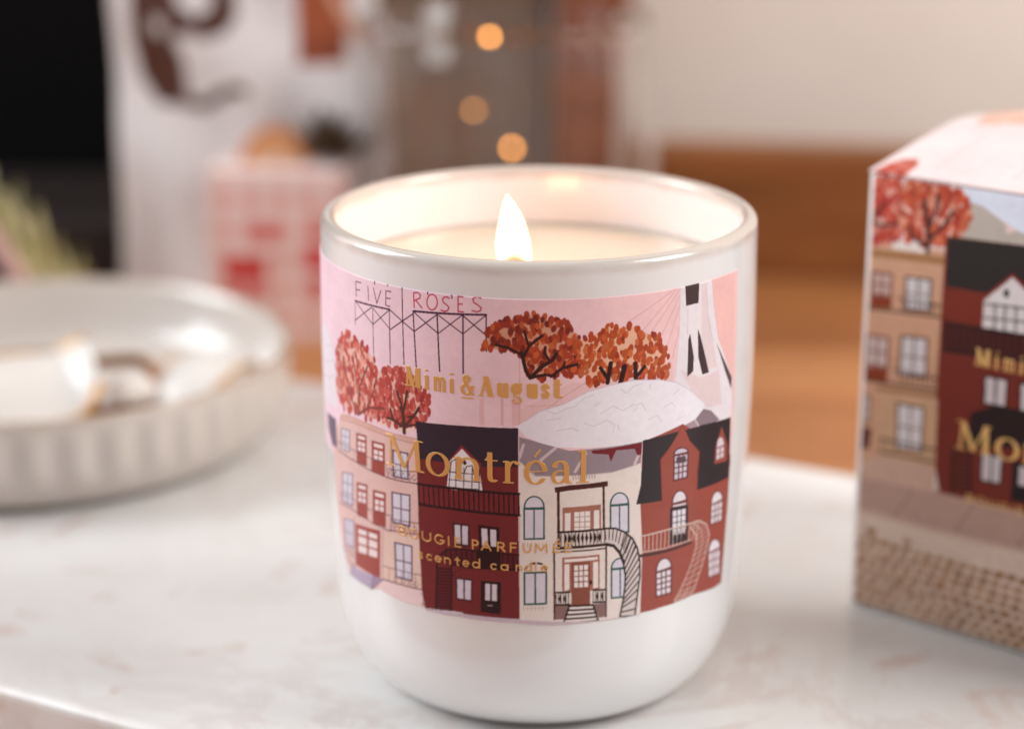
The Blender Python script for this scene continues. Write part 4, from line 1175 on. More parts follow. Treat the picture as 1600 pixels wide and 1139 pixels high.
# ------------------------------------------------------------------ materials
# wood
def wood(name, a, b, c, scale=1.0, rough=0.45, rot=0.0):
    m = mat(name, rough=rough); v = coords(m, (3 * scale, 40 * scale, 40 * scale), (0, 0, rot))
    n1 = noise(m, v, 1.2, 6, 0.6, 0.6); v2 = coords(m, (10 * scale, 220 * scale, 220 * scale), (0, 0, rot)); n2 = noise(m, v2, 1.0, 5, 0.7)
    c1 = ramp(m, n1, [(0.3, a), (0.52, b), (0.75, c)]); f2 = ramp(m, n2, [(0.3, (0.75,) * 3), (0.65, (1,) * 3)])
    f3 = ramp(m, noise(m, coords(m), 14 * scale, 4), [(0.3, (0.78,) * 3), (0.65, (1.0,) * 3)])
    lk(m, mix(m, 1.0, mix(m, 1.0, c1, f2, 'MULTIPLY'), f3, 'MULTIPLY'), bsdf(m).inputs['Base Color']); bump(m, n2, 0.08, 0.0004)
    return m
M_table = wood('oak_wood', '9c5c30', 'ba7846', 'cf925c', 1.0, 0.42, math.radians(20))
M_ledge = wood('dark_oak_wood', '824818', '9a5a26', 'aa6a36', 1.0, 0.5)
M_frame = wood('brown_wood', '7a3a16', '94481e', 'a65c2e', 1.0, 0.5)

# wall paint
M_wall = mat('wall_paint', 'f2e6da', 0.85)
v = coords(M_wall); n = noise(M_wall, v, 9, 4)
lk(M_wall, ramp(M_wall, n, [(0.3, 'f0e3d7'), (0.7, 'f6ebe0')]), bsdf(M_wall).inputs['Base Color']); bump(M_wall, noise(M_wall, v, 400, 3), 0.1, 0.0005)

# marble
M_marble = mat('marble', rough=0.22)
v = coords(M_marble)
big = noise(M_marble, v, 7, 5, 0.6, 0.8); vein = noise(M_marble, v, 16, 8, 0.66, 1.2); spot = noise(M_marble, v, 55, 5, 0.6, 0.6)
base = ramp(M_marble, big, [(0.3, 'd3cdc8'), (0.55, 'dfdcd9'), (0.75, 'e5e3e1')])
vmask = ramp(M_marble, vein, [(0.455, (0, 0, 0)), (0.49, (1, 1, 1)), (0.51, (1, 1, 1)), (0.56, (0, 0, 0))])
fade = ramp(M_marble, noise(M_marble, v, 5, 3), [(0.42, (0, 0, 0)), (0.62, (0.34,) * 3)])
vm = mix(M_marble, 1.0, vmask, fade, 'MULTIPLY')
c = mix(M_marble, vm, base, 'c2aba2')
smask = ramp(M_marble, spot, [(0.58, (0, 0, 0)), (0.70, (0.7,) * 3)])
lk(M_marble, mix(M_marble, smask, c, 'cbb0a4'), bsdf(M_marble).inputs['Base Color'])
bump(M_marble, noise(M_marble, v, 90, 4), 0.03, 0.0004)

# glazed white ceramic; the glaze breaks to tan along the lip
def glaze(name, z0, z1, col='e4e3e3', lip='b09880', amount=0.6):
    m = mat(name, col, 0.3, Coat_Weight=0.8, Coat_Roughness=0.09)
    tc = nd(m, 'ShaderNodeTexCoord'); sp = nd(m, 'ShaderNodeSeparateXYZ'); lk(m, tc.outputs['Object'], sp.inputs[0])
    v = coords(m); n = noise(m, v, 130, 4); ad = nd(m, 'ShaderNodeMath', operation='MULTIPLY_ADD'); ad.inputs[1].default_value = 0.0022; lk(m, n, ad.inputs[0]); lk(m, sp.outputs['Z'], ad.inputs[2])
    mr = nd(m, 'ShaderNodeMapRange'); mr.inputs[1].default_value = z0 + .0011; mr.inputs[2].default_value = z1 + .0011; mr.inputs[4].default_value = amount; lk(m, ad.outputs[0], mr.inputs[0])
    n2 = noise(m, v, 40, 3); cc = ramp(m, n2, [(0.3, lin(col) * 0.96), (0.7, lin(col))])
    lk(m, mix(m, mr.outputs[0], cc, lip), bsdf(m).inputs['Base Color']); bump(m, noise(m, v, 120, 4), 0.05, 0.0004)
    return m
M_jar = glaze('white_glaze', 0.0880, 0.0900)
M_dish = glaze('dish_glaze', 0.0225, 0.0242, 'c9bdb4', 'a68b72', 0.7)
M_gold = mat('gold_foil', 'deb270', 0.36, Metallic=0.6)
M_label = print_mat('printed_label', 0.42, 0.07, 900, 0.06)
bsdf(M_label).inputs['Specular IOR Level'].default_value = 0.25
M_card = print_mat('printed_card', 0.5, 0.10, 500)
bsdf(M_card).inputs['Specular IOR Level'].default_value = 0.25
M_white_card = mat('white_card', 'e8e2e0', 0.55)

# ------------------------------------------------------------------ setting
tag(box('wooden_tabletop', (2.4, 1.5, 0.03), (0, 0.0, -0.030), 0.002, M_table), kind='structure')
tag(pydata('wall', [(-1.6, 0.46, -0.4), (1.6, 0.40, -0.4), (1.6, 0.40, 1.4), (-1.6, 0.46, 1.4), (-1.6, 0.56, -0.4), (1.6, 0.50, -0.4), (1.6, 0.50, 1.4), (-1.6, 0.56, 1.4)],
       [(0, 1, 2, 3), (5, 4, 7, 6), (3, 2, 6, 7), (1, 0, 4, 5), (0, 3, 7, 4), (2, 1, 5, 6)], M_wall), kind='structure')

# marble board: edges run at -28 degrees, front edge 59 mm before the candle, back edge 132 mm behind it
slab = box('marble_board', (0.56, 0.1915, 0.015), (0, 0, -0.0075), 0.0018, M_marble)
slab.location = (0.469 * 0.0365 + 0.03, 0.883 * 0.0365 - 0.016, 0); slab.rotation_euler = (0, 0, math.radians(-28))
tag(slab, 'white marble board with faint beige veins under the lit candle', 'marble board')

# ------------------------------------------------------------------ the candle
def jar_profile():
    zc, rc, rb, p = .024, .0385, .0232, 2.2
    P = [(rb + (rc - rb) * math.sin(t) ** (2 / p), zc * (1 - math.cos(t) ** (2 / p) if t < math.pi / 2 - 1e-6 else zc / zc)) for t in np.linspace(0.0, math.pi / 2, 26)]
    return P + [(.0391, .033), (.0397, .046), (.0401, .0585), (.0402, .07), (.0401, .08), (.0400, .088)]
JP = jar_profile(); JZ = np.array([p[1] for p in JP]); JR = np.array([p[0] for p in JP])
candle = tag(empty('candle'), 'lit candle in a white glazed jar wrapped in a pink townhouse label', 'candle')
lip = [(.0385 + .00150 * math.cos(a), .0892 + .0016 * math.sin(a)) for a in np.linspace(0, math.pi, 14)]
zs = np.concatenate([JZ[:26], np.linspace(.026, .0880, 22)])
rs = np.interp(zs, JZ, JR)
k3 = np.ones(5) / 5; rs[24:] = np.convolve(np.pad(rs, 2, mode='edge'), k3, 'valid')[24:]
outer = [(0.0001, .0012), (.0195, .0012), (.0205, 0.0)] + list(zip(rs, zs))
inner = [(.0368, .0880), (.0367, .080), (.0367, .06), (.036, .03), (.030, .008), (0.0001, .006)]
revolve('jar', outer + lip + inner, M_jar, candle, 220)

pl = Print(-80, 42.6, 25.0, 84.75, 0.05)
# sky wash, then the row of houses behind the left edge, then the drawn front
sub = pl.rgb; uu = np.linspace(0, 1, pl.nx)[None, :, None]
yy = int((48 - 25) / .05)
t = np.clip((uu - 0.35) / 0.62, 0, 1)
sub[yy:] = lin('f2d3e0') * (1 - t) + lin('f0c5c2') * t; pl.on[yy:] = True
for i, (a0, a1, top, c) in enumerate(((-80, -72, 58, '8e2f34'), (-72, -61, 61, 'e2beb8'))):
    pl.poly(lin(c), [(a0, 27), (a1, 27), (a1, top), (a0, top)])
    for r in range(3):
        for k in range(2): pl.poly(lin('dcd6e2'), [(a0 + 1.6 + k * 4, 31 + r * 9), (a0 + 4 + k * 4, 31 + r * 9), (a0 + 4 + k * 4, 36 + r * 9), (a0 + 1.6 + k * 4, 36 + r * 9)])
pl.draw(LABEL_ART)
def wrap(lift):
    def place(U, V, edge):
        th = U / 40.2; r = np.interp(V / 1000, zs, rs) + np.where(edge, -.00003, lift)
        return r * np.sin(th), -r * np.cos(th), V / 1000
    return place
label = pl.grid('label', wrap(.00012), M_label, candle)
label['label'] = 'pink printed label with trees, townhouses and gold lettering'
for key in ('maker', 'montreal', 'bougie', 'scented'):
    text, b0, xh, W, h, ext = LINES[key]
    pr = Print(ext[0][0] - 1, ext[-1][1] + 1, b0 - 1.6, b0 + xh * 1.75 + .5, 0.03); pr.rgb[:] = 1
    write(pr, text, b0, xh, W, h, ext)
    o = pr.grid('lettering', wrap(.00019), M_gold, label, 1)
    o.data.color_attributes.remove(o.data.color_attributes['print'])

# wax, wick and flame
M_wax = mat('soy_wax', 'e6ceb6', 0.25, Subsurface_Weight=0.6, Subsurface_Scale=0.006, Coat_Weight=0.5, Coat_Roughness=0.08)
bsdf(M_wax).inputs['Subsurface Radius'].default_value = (1.0, 0.55, 0.3)
revolve('wax', [(.0001, .0784), (.006, .0784), (.015, .0785), (.028, .0786), (.034, .0788), (.0360, .0792), (.03665, .0798), (.0364, .070), (.0001, .070)], M_wax, candle, 120)
FX, FY = -.0045, -.001
bm = bmesh.new(); tube(bm, [(FX + .0006, FY, .077), (FX + .0006, FY, .0790), (FX + .0003, FY, .0800), (FX, FY, .0808)], .00065, 10)
M_wick = mat('charred_wick', '2a1c16', 0.9)
wick = frombm('wick', bm, M_wick, candle, True)
M_flame = mat('flame_glow', (0, 0, 0), 1.0); bsdf(M_flame).inputs['Specular IOR Level'].default_value = 0
tc = nd(M_flame, 'ShaderNodeTexCoord'); sp = nd(M_flame, 'ShaderNodeSeparateXYZ'); lk(M_flame, tc.outputs['Object'], sp.inputs[0])
# dim amber core low round the wick: height above a parabola in x
dx = nd(M_flame, 'ShaderNodeMath', operation='ADD'); dx.inputs[1].default_value = .0044; lk(M_flame, sp.outputs['X'], dx.inputs[0])
d2 = nd(M_flame, 'ShaderNodeMath', operation='MULTIPLY'); lk(M_flame, dx.outputs[0], d2.inputs[0]); lk(M_flame, dx.outputs[0], d2.inputs[1])
hz = nd(M_flame, 'ShaderNodeMath', operation='MULTIPLY_ADD'); hz.inputs[1].default_value = 330.0; lk(M_flame, d2.outputs[0], hz.inputs[0]); lk(M_flame, sp.outputs['Z'], hz.inputs[2])
mr = nd(M_flame, 'ShaderNodeMapRange'); mr.inputs[1].default_value = .0790; mr.inputs[2].default_value = .0935; lk(M_flame, hz.outputs[0], mr.inputs[0])
fc = ramp(M_flame, mr.outputs[0], [(0.0, (1.0, .50, .24)), (0.26, (1.0, .58, .32)), (0.40, (1.0, .60, .30)), (0.8, (1.0, .64, .33))])
fs = ramp(M_flame, mr.outputs[0], [(0.0, (.08,) * 3), (0.24, (.12,) * 3), (0.42, (1,) * 3), (1.0, (.8,) * 3)])
ml = nd(M_flame, 'ShaderNodeMath', operation='MULTIPLY'); ml.inputs[1].default_value = 10; lk(M_flame, fs, ml.inputs[0])
lk(M_flame, fc, bsdf(M_flame).inputs['Emission Color']); lk(M_flame, ml.outputs[0], bsdf(M_flame).inputs['Emission Strength'])
FZ = [(.0788, .0006, -4.4), (.0793, .0018, -4.4), (.0802, .0027, -4.4), (.0818, .0031, -4.45), (.0840, .0031, -4.7), (.0860, .00285, -4.8), (.0891, .0021, -5.0), (.0908, .00148, -5.25), (.0921, .0009, -5.5), (.0930, .0004, -5.65), (.0937, .00003, -5.75)]
fz = np.linspace(.0788, .0937, 44)
flame = revolve('flame', [(float(np.interp(z, [f[0] for f in FZ], [f[1] for f in FZ])), float(z)) for z in fz], M_flame, candle, 40)
for vtx in flame.data.vertices:
    vtx.co.x += float(np.interp(vtx.co.z, [f[0] for f in FZ], [f[2] for f in FZ])) / 1000; vtx.co.y = vtx.co.y * .8 + FY
sdm = flame.modifiers.new('smooth', 'SUBSURF'); sdm.levels = 0; sdm.render_levels = 1
pt = bpy.data.lights.new('flame_light', 'POINT'); pt.energy = 0.016; pt.color = (1.0, .29, .08); pt.shadow_soft_size = .0035
po = bpy.data.objects.new('flame_light', pt); COL.objects.link(po); po.location = (FX - .0002, FY, .0885)
flame.visible_shadow = False

# ------------------------------------------------------------------ the printed box
BW, BD, BH = 0.082, 0.070, 0.0916
gift = tag(empty('candle_box', (.0646, .0294, 0), math.radians(-39.3)), 'printed cardboard box with townhouses and a cobbled street, beside the candle', 'box')
carton = box('carton', (BW, BD, BH), (BW / 2, BD / 2, BH / 2 + .0003), 0.0012, M_white_card, gift, 4)
pb = Print(1.3, BW * 1000 - 1.3, 1.2, BH * 1000 - .1, 0.1)
pb.rgb[:] = lin('e4cfcb'); pb.on[:] = True
# the street goes on to the right with the same houses as on the label
pb.poly(lin('b99688'), [(0, 17), (82, 17), (82, 30), (0, 30)]); pb.poly(lin('dcc3b2'), [(0, 0), (82, 0), (82, 18.5), (0, 18.5)])
for t in LABEL_ART:
    P = np.array(t[-1], float).reshape(-1, 2)
    if t[0] != 'd' and P[:, 0].min() > -400 and P[:, 1].max() < 6600: pb.draw([(*t[:-1], (P + (4720, 150)).ravel())])
pb.draw(BOX_ART, 1.7)
rnd = random.Random(11)
# cobbles: rounded setts in staggered courses below the pavement line
def road_top(u): return 18.3 - 0.02 * u
row = 0; vv = 1.2
while vv < 17.0:
    uo = (row % 2) * 1.1 + rnd.uniform(0, .5)
    x = 0.9
    while x < 82:
        w = rnd.uniform(1.9, 2.5); hh = rnd.uniform(1.15, 1.5)
        base_c = lin(rnd.choice(['ac7d58', 'a2724c', 'b88c6a', 'a97a5a', '986840'])) * rnd.uniform(.85, 1.1)
        if vv + hh < road_top(x): pb.line(base_c, hh, [(x + uo + .6, vv + hh / 2 + rnd.uniform(-.15, .15)), (x + uo + w - .7, vv + hh / 2 + rnd.uniform(-.1, .35))])
        x += w + .45
    vv += 1.95; row += 1
def bplace(U, V, edge): return U / 1000, np.where(edge, .00002, -.00012), V / 1000
front = pb.grid('front_panel', bplace, M_card, gift, 1)
front['label'] = 'box front printed with autumn trees, brick houses and cobbles'
for text, b0, xh, W, h, ext in (('Mimi&August', 57.2, 2.7, .95, .36, [(25.3, 29.1), (29.5, 31), (31.4, 34.4), (34.7, 36.2), (37.2, 40.2), (40.6, 44), (44.2, 46.8), (47, 49.4), (49.8, 52.2), (52.6, 54.4), (54.7, 56.8)]),
                                ('MontrEal', 39.6, 4.4, 1.2, .42, [(22.2, 30.6), (31.2, 36.2), (36.8, 42), (42.4, 45.4), (45.8, 49.4), (49.8, 54), (54.4, 58.8), (59.2, 62)]),
                                ('BOUGIEPARFUM^E', 29.2, 1.5, .34, None, [(25.8, 27.1), (27.9, 29.8), (30.6, 32.2), (33, 34.8), (35.6, 35.9), (36.7, 37.9), (40, 41.2), (42, 43.6), (44.4, 45.7), (46.6, 47.8), (48.6, 50), (50.8, 52.8), (53.6, 54.8), (55.5, 56.7)])):
    pr = Print(ext[0][0] - 1, ext[-1][1] + 1, b0 - 1.6, b0 + xh * 1.75 + .5, 0.06)
    write(pr, text, b0, xh, W, h, ext)
    o = pr.grid('lettering', lambda U, V, e: (U / 1000, np.where(e, -.00010, -.00022), V / 1000), M_gold, front, 1)
    o.data.color_attributes.remove(o.data.color_attributes['print'])
# the lid flap stands a little open, rising towards the back right corner; its print carries on from the front
ptop = Print(0, 82, 0, 64, 0.25); ptop.rgb[:] = lin('eedad8'); ptop.on[:] = True
ptop.poly(lin('e8b6a2'), [(8, 26), (82, 22), (82, 42), (3, 42)])
for k in range(4): ptop.line(lin('e2c9c6'), .5, [(12 + k * 17, 4), (16 + k * 17, 52)])
ptop.line(lin('e2c9c6'), .5, [(2, 24), (80, 20)])
ptop.poly(lin('c4604e'), [(1.2, 0), (8.2, 0), (8, 5), (6, 8), (3.2, 7), (1.8, 4)]); ptop.dabs(['b8402f', 'a8302c', 'cc6a58', 'c24a38', 'dc9a8a'], 60, (110, 150), 8, [(1.5, 0), (7.5, 0), (7, 4.5), (5, 6.5), (2.5, 5)])
def tent(x):
    y = 1 - np.abs(1 - x); return y - .10 * np.exp(-((x - 1) / .10) ** 2)
def tplace(U, V, edge):
    s = V / 64; q = U / 82
    return U / 1000, V / 1000 * 1.06 - .0002, BH + .0005 + tent(V * 1.06 / 36.5) * (.0058 + .013 * (1 - np.exp(-U / 50)))
lidflap = ptop.grid('lid_flap', tplace, M_card, gift, 1)
sol = lidflap.modifiers.new('thickness', 'SOLIDIFY'); sol.thickness = .0005; sol.offset = -1

# ------------------------------------------------------------------ ribbed dish and what lies in it
DC = Vector((-.1285, .1365, 0)); DR = .0655
dish_prof = [(.0001, .0030), (.048, .0030), (.050, 0.0), (.056, .0004), (.0605, .0035), (.0626, .0075), (.0636, .0105), (.0643, .0150), (.0648, .0195), (.0650, .0222),
             (.0651, .0236), (.0645, .0244), (.0637, .0240), (.0630, .021), (.0615, .012), (.058, .0075), (.050, .0062), (.0001, .006)]
def ribs(t, r, z, k):
    return r + (0.0009 * math.cos(t * 42) * math.sin(math.pi * min(1, max(0, (z - .0065) / .0155))) ** .5 if 6 <= k <= 9 else 0)
dp = []
for (r0, z0), (r1, z1) in zip(dish_prof, dish_prof[1:]): dp += [(r0, z0)]
dish = revolve('ribbed_dish', dish_prof, M_dish, None, 504, ribs)
dish.location = DC; tag(dish, 'shallow ribbed off-white ceramic dish holding small trinkets on the marble', 'dish')

M_shell = mat('white_shell', 'd9d1cb', 0.35, Coat_Weight=0.4)
M_goldm = mat('gold_metal', 'c9924e', 0.3, Metallic=0.9)
M_amber = mat('dark_bronze', '8a5a32', 0.35, Metallic=0.7)
def folded(name, pts, w, thick, m, loc, rz, label, cat, rimmat=None, rim='gold_rim', tilt=0.0):
    """a strip bent along pts (x, z) and w wide along y, with a metal rim on its two long edges"""
    e = tag(empty(name, loc, rz), label, cat); e.rotation_euler = (tilt, 0, rz)
    bm = bmesh.new(); n = len(pts); rows = []
    for i, (x, z) in enumerate(pts):
        ww = w * (0.55 + 0.45 * math.sin(math.pi * (i + .6) / (n + .2)))
        rows.append([bm.verts.new((x, -ww / 2 + ww * k / 6, z + .0022 * math.sin(math.pi * k / 6))) for k in range(7)])
    for a, b in zip(rows, rows[1:]):
        for k in range(6): bm.faces.new((a[k], a[k + 1], b[k + 1], b[k]))
    edges = [[r[0].co.copy() for r in rows], [r[-1].co.copy() for r in rows]]
    s = frombm('shell', bm, m, e, True)
    md = s.modifiers.new('thickness', 'SOLIDIFY'); md.thickness = thick; md.offset = 0
    sd = s.modifiers.new('smooth', 'SUBSURF'); sd.levels = 1; sd.render_levels = 2
    if rimmat:
        for ed in edges:
            bm = bmesh.new(); tube(bm, ed, .0009, 8); frombm(rim, bm, rimmat, e, True)
    return e
folded('hair_clip', [(-.024, .001), (-.014, .0035), (-.004, .004), (.006, .003), (.013, .003), (.0165, .0065), (.0185, .0115)], .024, .0012, M_shell,
       (DC.x - .002, DC.y - .012, .0130), math.radians(27), 'white curved clip edged in gold, in the ribbed dish', 'hair clip', M_goldm, tilt=math.radians(32))
folded('shell', [(-.016, .003), (-.010, .0095), (-.001, .0125), (.008, .0115), (.015, .005)], .020, .0016, M_shell,
       (DC.x + .044, DC.y + .004, .0056), math.radians(64), 'pale curved shell with a tan crest near the rim of the dish', 'shell', mat('tan_crest', 'c79b6e', .5), 'crest')
ring = tag(empty('ring', (DC.x + .0215, DC.y - .004, .0062), math.radians(20)), 'dark bronze ring with a pale stone lying beside the white clip', 'ring')
bm = bmesh.new(); pts = [(.0105 * math.cos(a), .0045 * math.sin(a) * .6, .0080 + .0066 * math.sin(a) + .0008 * math.sin(3 * a)) for a in np.linspace(0, 2 * math.pi, 40)]
tube(bm, pts, .0017, 10); frombm('band', bm, M_amber, ring, True)
bm = bmesh.new(); bmesh.ops.create_icosphere(bm, subdivisions=2, radius=.0052); bmesh.ops.scale(bm, vec=(1.2, .8, .8), verts=bm.verts); bmesh.ops.translate(bm, vec=(.004, -.003, .0075), verts=bm.verts)
frombm('stone', bm, mat('pale_stone', 'e6dcd4', .15, Coat_Weight=.6), ring, False)

# ------------------------------------------------------------------ things behind, out of focus
# tall white bag with a brown printed drawing
bag = tag(empty('paper_bag', (-.0945, .318, -.015), math.radians(-5)), 'tall white bag printed with a brown drawing, behind the dish', 'bag')
BGW, BGH, BGD = .080, .20, .040
pg = Print(-BGW * 500, BGW * 500, 0, BGH * 1000, 0.4); pg.rgb[:] = lin('e2dad8'); pg.on[:] = True
def bagmm(x, y):   # reading position on the bag's front -> mm
    return ((x - 355) * .2125, (487 - y) * .2185)
BRN = lin('4e281c')
def bpoly(col, pts): pg.poly(col, [bagmm(*p) for p in pts])
def bline(col, w, pts): pg.line(col, w, [bagmm(*p) for p in pts])
bpoly(BRN, [(205, -60), (352, -60), (360, 34), (340, 60), (300, 68), (276, 58), (262, 66), (276, 100), (280, 160), (236, 164), (208, 122), (198, 60), (198, 0)])
bpoly(lin('e2dad8'), [(265, -20), (318, -22), (322, 18), (296, 36), (268, 18)])
bpoly(lin('cfc2bd'), [(232, 34), (250, 40), (246, 62), (230, 56)])
bline(BRN, 3.8, [(268, 158), (300, 166), (326, 152), (345, 140), (366, 140)])
bpoly(lin('a3522f'), [(446, -40), (530, -40), (522, 98), (448, 104)]); bpoly(lin('8c4022'), [(450, 60), (520, 56), (518, 96), (450, 100)])
bline(lin('d9a58c'), 3.0, [(500, -10), (540, 60)])
def bgplace(U, V, e):
    cr = .0012 * np.sin(U * .21 + V * .05) + .0010 * np.sin(V * .13 + U * .07)
    return U / 1000, -BGD / 2 + cr - .0006, V / 1000
pg.grid('front_panel', bgplace, print_mat('bag_print', .45, .06, 120), bag, 1)
bm = bmesh.new(); bmesh.ops.create_cube(bm, size=1); bmesh.ops.scale(bm, vec=(BGW, BGD - .004, BGH), verts=bm.verts)
bmesh.ops.translate(bm, vec=(0, .003, BGH / 2 + .0002), verts=bm.verts)
for vtx in bm.verts:
    if vtx.co.z > .1: vtx.co.y *= .4
bmesh.ops.bevel(bm, geom=list(bm.edges), offset=.0015, segments=2, affect='EDGES')
frombm('bag_body', bm, mat('bag_paper', 'e0d8d6', .5), bag)

# small pink gingham box with a dried orange slice and a dried flower on it
pk = tag(empty('gingham_box', (-.0815, .287, -.015), math.radians(-4)), 'small pink box with red checks in front of the white bag', 'box')
PW, PH, PD = .043, .054, .026
pp = Print(-PW * 500, PW * 500, 0, PH * 1000, .25); pp.rgb[:] = lin('ecd9d2'); pp.on[:] = True
for k in range(5): pp.rgb[:, int((3 + k * 9) / .25):int((7 + k * 9) / .25)] *= lin('f6d4d0')
for k in range(6): pp.rgb[int((5 + k * 9.5) / .25):int((9 + k * 9.5) / .25)] *= lin('f6d4d0')
for x0, y0, x1, y1, c in ((-17, 19, -3, 27, 'c8302e'), (8, 23, 17, 31, 'd04440'), (-9, 32, 2, 38, 'd4605a'), (-17, 12, -3, 18, 'd27a74'), (9, 13, 16, 21, 'd2706c'), (10, 33, 18, 40, 'd87a74')):
    pp.poly(lin(c), [(x0, y0), (x1, y0), (x1, y1), (x0, y1)])
pp.grid('front_panel', lambda U, V, e: (U / 1000, 0 * U - PD / 2 - .0002, V / 1000), print_mat('gingham_print', .6, .06, 200), pk, 1)
box('box_body', (PW, PD - .001, PH), (0, .0005, PH / 2 + .0002), .0008, mat('pink_card', 'e6d0c9', .6), pk)
sl = tag(empty('orange_slice', (-.0835, .288, .0393)), 'half slice of dried orange standing on the pink checked box', 'orange slice')
def half_disc(name, r0, r1, y0, y1, m, a0=0.0, a1=math.pi, n=28):
    bm = bmesh.new(); rows = []
    for i in range(n + 1):
        a = a0 + (a1 - a0) * i / n
        rows.append([bm.verts.new((r * math.cos(a), y, r * math.sin(a))) for r, y in ((r0, y0), (r1, y0), (r1, y1), (r0, y1))])
    for p, q in zip(rows, rows[1:]):
        for k in range(4): bm.faces.new((p[k], p[(k + 1) % 4], q[(k + 1) % 4], q[k]))
    bm.faces.new(rows[0][::-1]); bm.faces.new(rows[-1]); return frombm(name, bm, m, sl)
half_disc('rind', .0082, .0112, -.0016, .0016, mat('orange_peel', 'cf7a34', .5))
half_disc('pith', .0074, .0081, -.0013, .0013, mat('orange_pith', 'ecc9a4', .6))
M_pulp = mat('orange_pulp', 'e3a97c', .4)
for k in range(5): half_disc('pulp', .0012, .0073, -.0012, .0012, M_pulp, math.pi * k / 5 + .05, math.pi * (k + 1) / 5 - .05, 6)
fw = tag(empty('dried_flower', (-.0672, .288, .0385)), 'brown dried flower head beside the orange slice', 'dried flower')
rnd = random.Random(4); bm = bmesh.new()
for k in range(46):
    a = rnd.uniform(0, 2 * math.pi); el = rnd.uniform(.15, 1.45); L = rnd.uniform(.011, .019); d = Vector((math.cos(a) * math.cos(el), math.sin(a) * math.cos(el) * .6, math.sin(el)))
    s = d.orthogonal().normalized() * .0022; c = Vector((0, 0, .002))
    vs = [bm.verts.new(c), bm.verts.new(c + d * L * .6 + s), bm.verts.new(c + d * L), bm.verts.new(c + d * L * .6 - s)]; bm.faces.new(vs)
m = mat('dried_petal', '5c4630', .8); frombm('flower_head', bm, m, fw)

# clear glass vessel with a string of tiny amber bulbs making its orange glints
gl = tag(revolve('glass_vase', [(.0001, 0), (.039, 0), (.0435, .002), (.0448, .008), (.0450, .03), (.0452, .07), (.0456, .0955), (.0463, .0968), (.0464, .0984), (.0455, .0997), (.0440, .0997), (.0430, .0985), (.0428, .0965), (.0430, .07), (.0430, .03), (.0426, .012), (.039, .0085), (.0001, .008)],
     None, None, 128), 'clear glass vase behind the candle, glowing lights in it', 'vase')
M_glass = mat('clear_glass', (0.93, 0.92, 0.91), 0.03, Transmission_Weight=1.0, IOR=1.45); gl.data.materials.append(M_glass)
gl.location = (-.0115, .300, -.015)
tl = tag(empty('string_lights', (-.0115, .300, -.006)), 'string of tiny amber lights hanging inside and over the rim of the clear vase', 'string lights')
BULBS = [((-.0087, .300, .0421), 20), ((-.0210, .300, .0556), 8), ((-.0147, .2525, .0846), 17)]
bm = bmesh.new(); o = Vector(tl.location)
tube(bm, [Vector(p) - o for p in ((.004, .302, -.004), (.012, .306, .018), (-.0087, .3012, .0421), (-.0260, .298, .047), (-.0210, .3012, .0556), (-.016, .302, .075), (-.022, .280, .0855), (-.021, .2545, .0862), (-.0147, .2535, .0846), (-.0066, .2530, .0835), (-.002, .2545, .0860), (.001, .268, .0858))], .0003, 6)
frombm('wire', bm, mat('copper_wire', 'a8683c', .35, Metallic=.9), tl, True)
for p, k in BULBS:
    mb = mat('amber_bulb', (0, 0, 0), .4); bsdf(mb).inputs['Emission Color'].default_value = (1, .40, .09, 1); bsdf(mb).inputs['Emission Strength'].default_value = k
    bm = bmesh.new(); bmesh.ops.create_icosphere(bm, subdivisions=3, radius=.0009); bl = frombm('bulb', bm, mb, tl, True); bl.location = Vector(p) - o

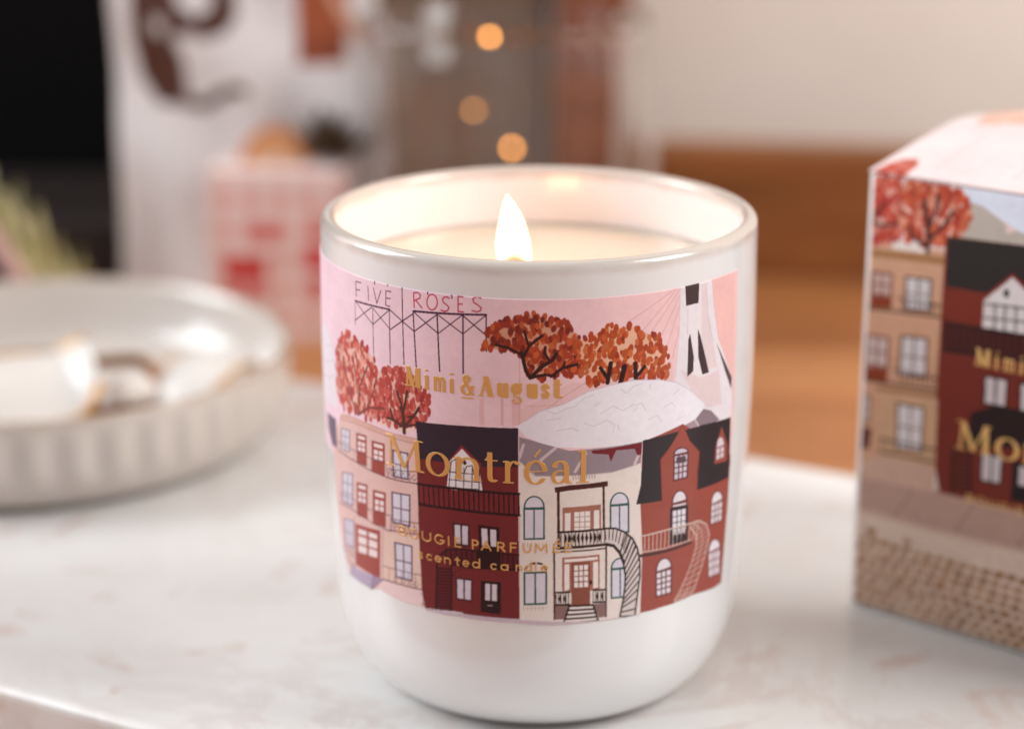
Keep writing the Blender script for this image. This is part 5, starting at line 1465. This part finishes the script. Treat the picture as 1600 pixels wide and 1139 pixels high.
# low wooden ledge against the wall, tall dark panel with a wooden edge
ledge = box('wooden_ledge', (.42, .020, .0455), (.21, .010, .0225), .0012, M_ledge); ledge.location = (.040, .357, -.015); ledge.rotation_euler = (0, 0, math.radians(-6))
tag(ledge, 'low brown wooden ledge along the foot of the beige wall', 'ledge')
pn = tag(empty('dark_panel', (0, .3905, -.015)), 'tall black panel with a brown wooden edge behind the white bag', 'panel')
box('panel', (.52, .012, .42), (-.255, .006, .2102), .001, mat('black_board', '060505', .6, Specular_IOR_Level=.1), pn)
box('brown_board', (.115, .004, .42), (-.0555, -.0022, .2102), .0008, mat('dark_brown_board', '70523f', .6), pn)
box('plinth', (.28, .082, .030), (-.279, -.0425, .0152), .0015, mat('dark_red_brown', '1d0e0b', .6), pn)
box('wooden_edge', (.0265, .026, .42), (.0195, .003, .2102), .001, M_frame, pn)

# dry grass tuft and black tray at the far left
gr = tag(empty('dried_grass', (-.156, .262, -.015)), 'tuft of pale green dried grass at the edge of the dark panel', 'plant')
rnd = random.Random(9); bm = bmesh.new()
for k in range(80):
    bx, by = rnd.uniform(-.012, .018), rnd.uniform(-.006, .008); lean = rnd.uniform(-1.0, .05); L = rnd.uniform(.040, .072) * (1 - .55 * max(0, bx / .018))
    pts = []
    for i in range(5):
        s = i / 4; pts.append(Vector((bx + lean * L * s * s * .6, by + rnd.uniform(-.002, .002), L * s * (1 - .12 * s))))
    w = rnd.uniform(.0012, .0026); prev = None
    for i, p in enumerate(pts):
        ww = w * (1 - (i / 4) ** 2 * .9); cur = (bm.verts.new(p + Vector((-ww, 0, 0))), bm.verts.new(p + Vector((ww, rnd.uniform(-.001, .001), 0))))
        if prev: bm.faces.new((prev[0], prev[1], cur[1], cur[0]))
        prev = cur
M_grass = mat('dry_leaf', 'b9ac70', .7); v = coords(M_grass); lk(M_grass, ramp(M_grass, noise(M_grass, v, 120, 3), [(.3, '93894f'), (.5, 'c0b279'), (.7, 'e2d4ac')]), bsdf(M_grass).inputs['Base Color'])
frombm('blades', bm, M_grass, gr)
tr = tag(empty('black_tray', (-.1550, .225, .0185)), 'black board with a pink edge leaning at the left of the dish', 'tray')
box('board', (.045, .004, .040), (-.0225, 0, 0), .001, mat('black_paint', '15110f', .5), tr, 3)
box('edging', (.0045, .005, .040), (.0023, 0, 0), .001, mat('pink_edge', 'c79a94', .5), tr, 3)
tr.rotation_euler = (0, math.radians(-30), 0)
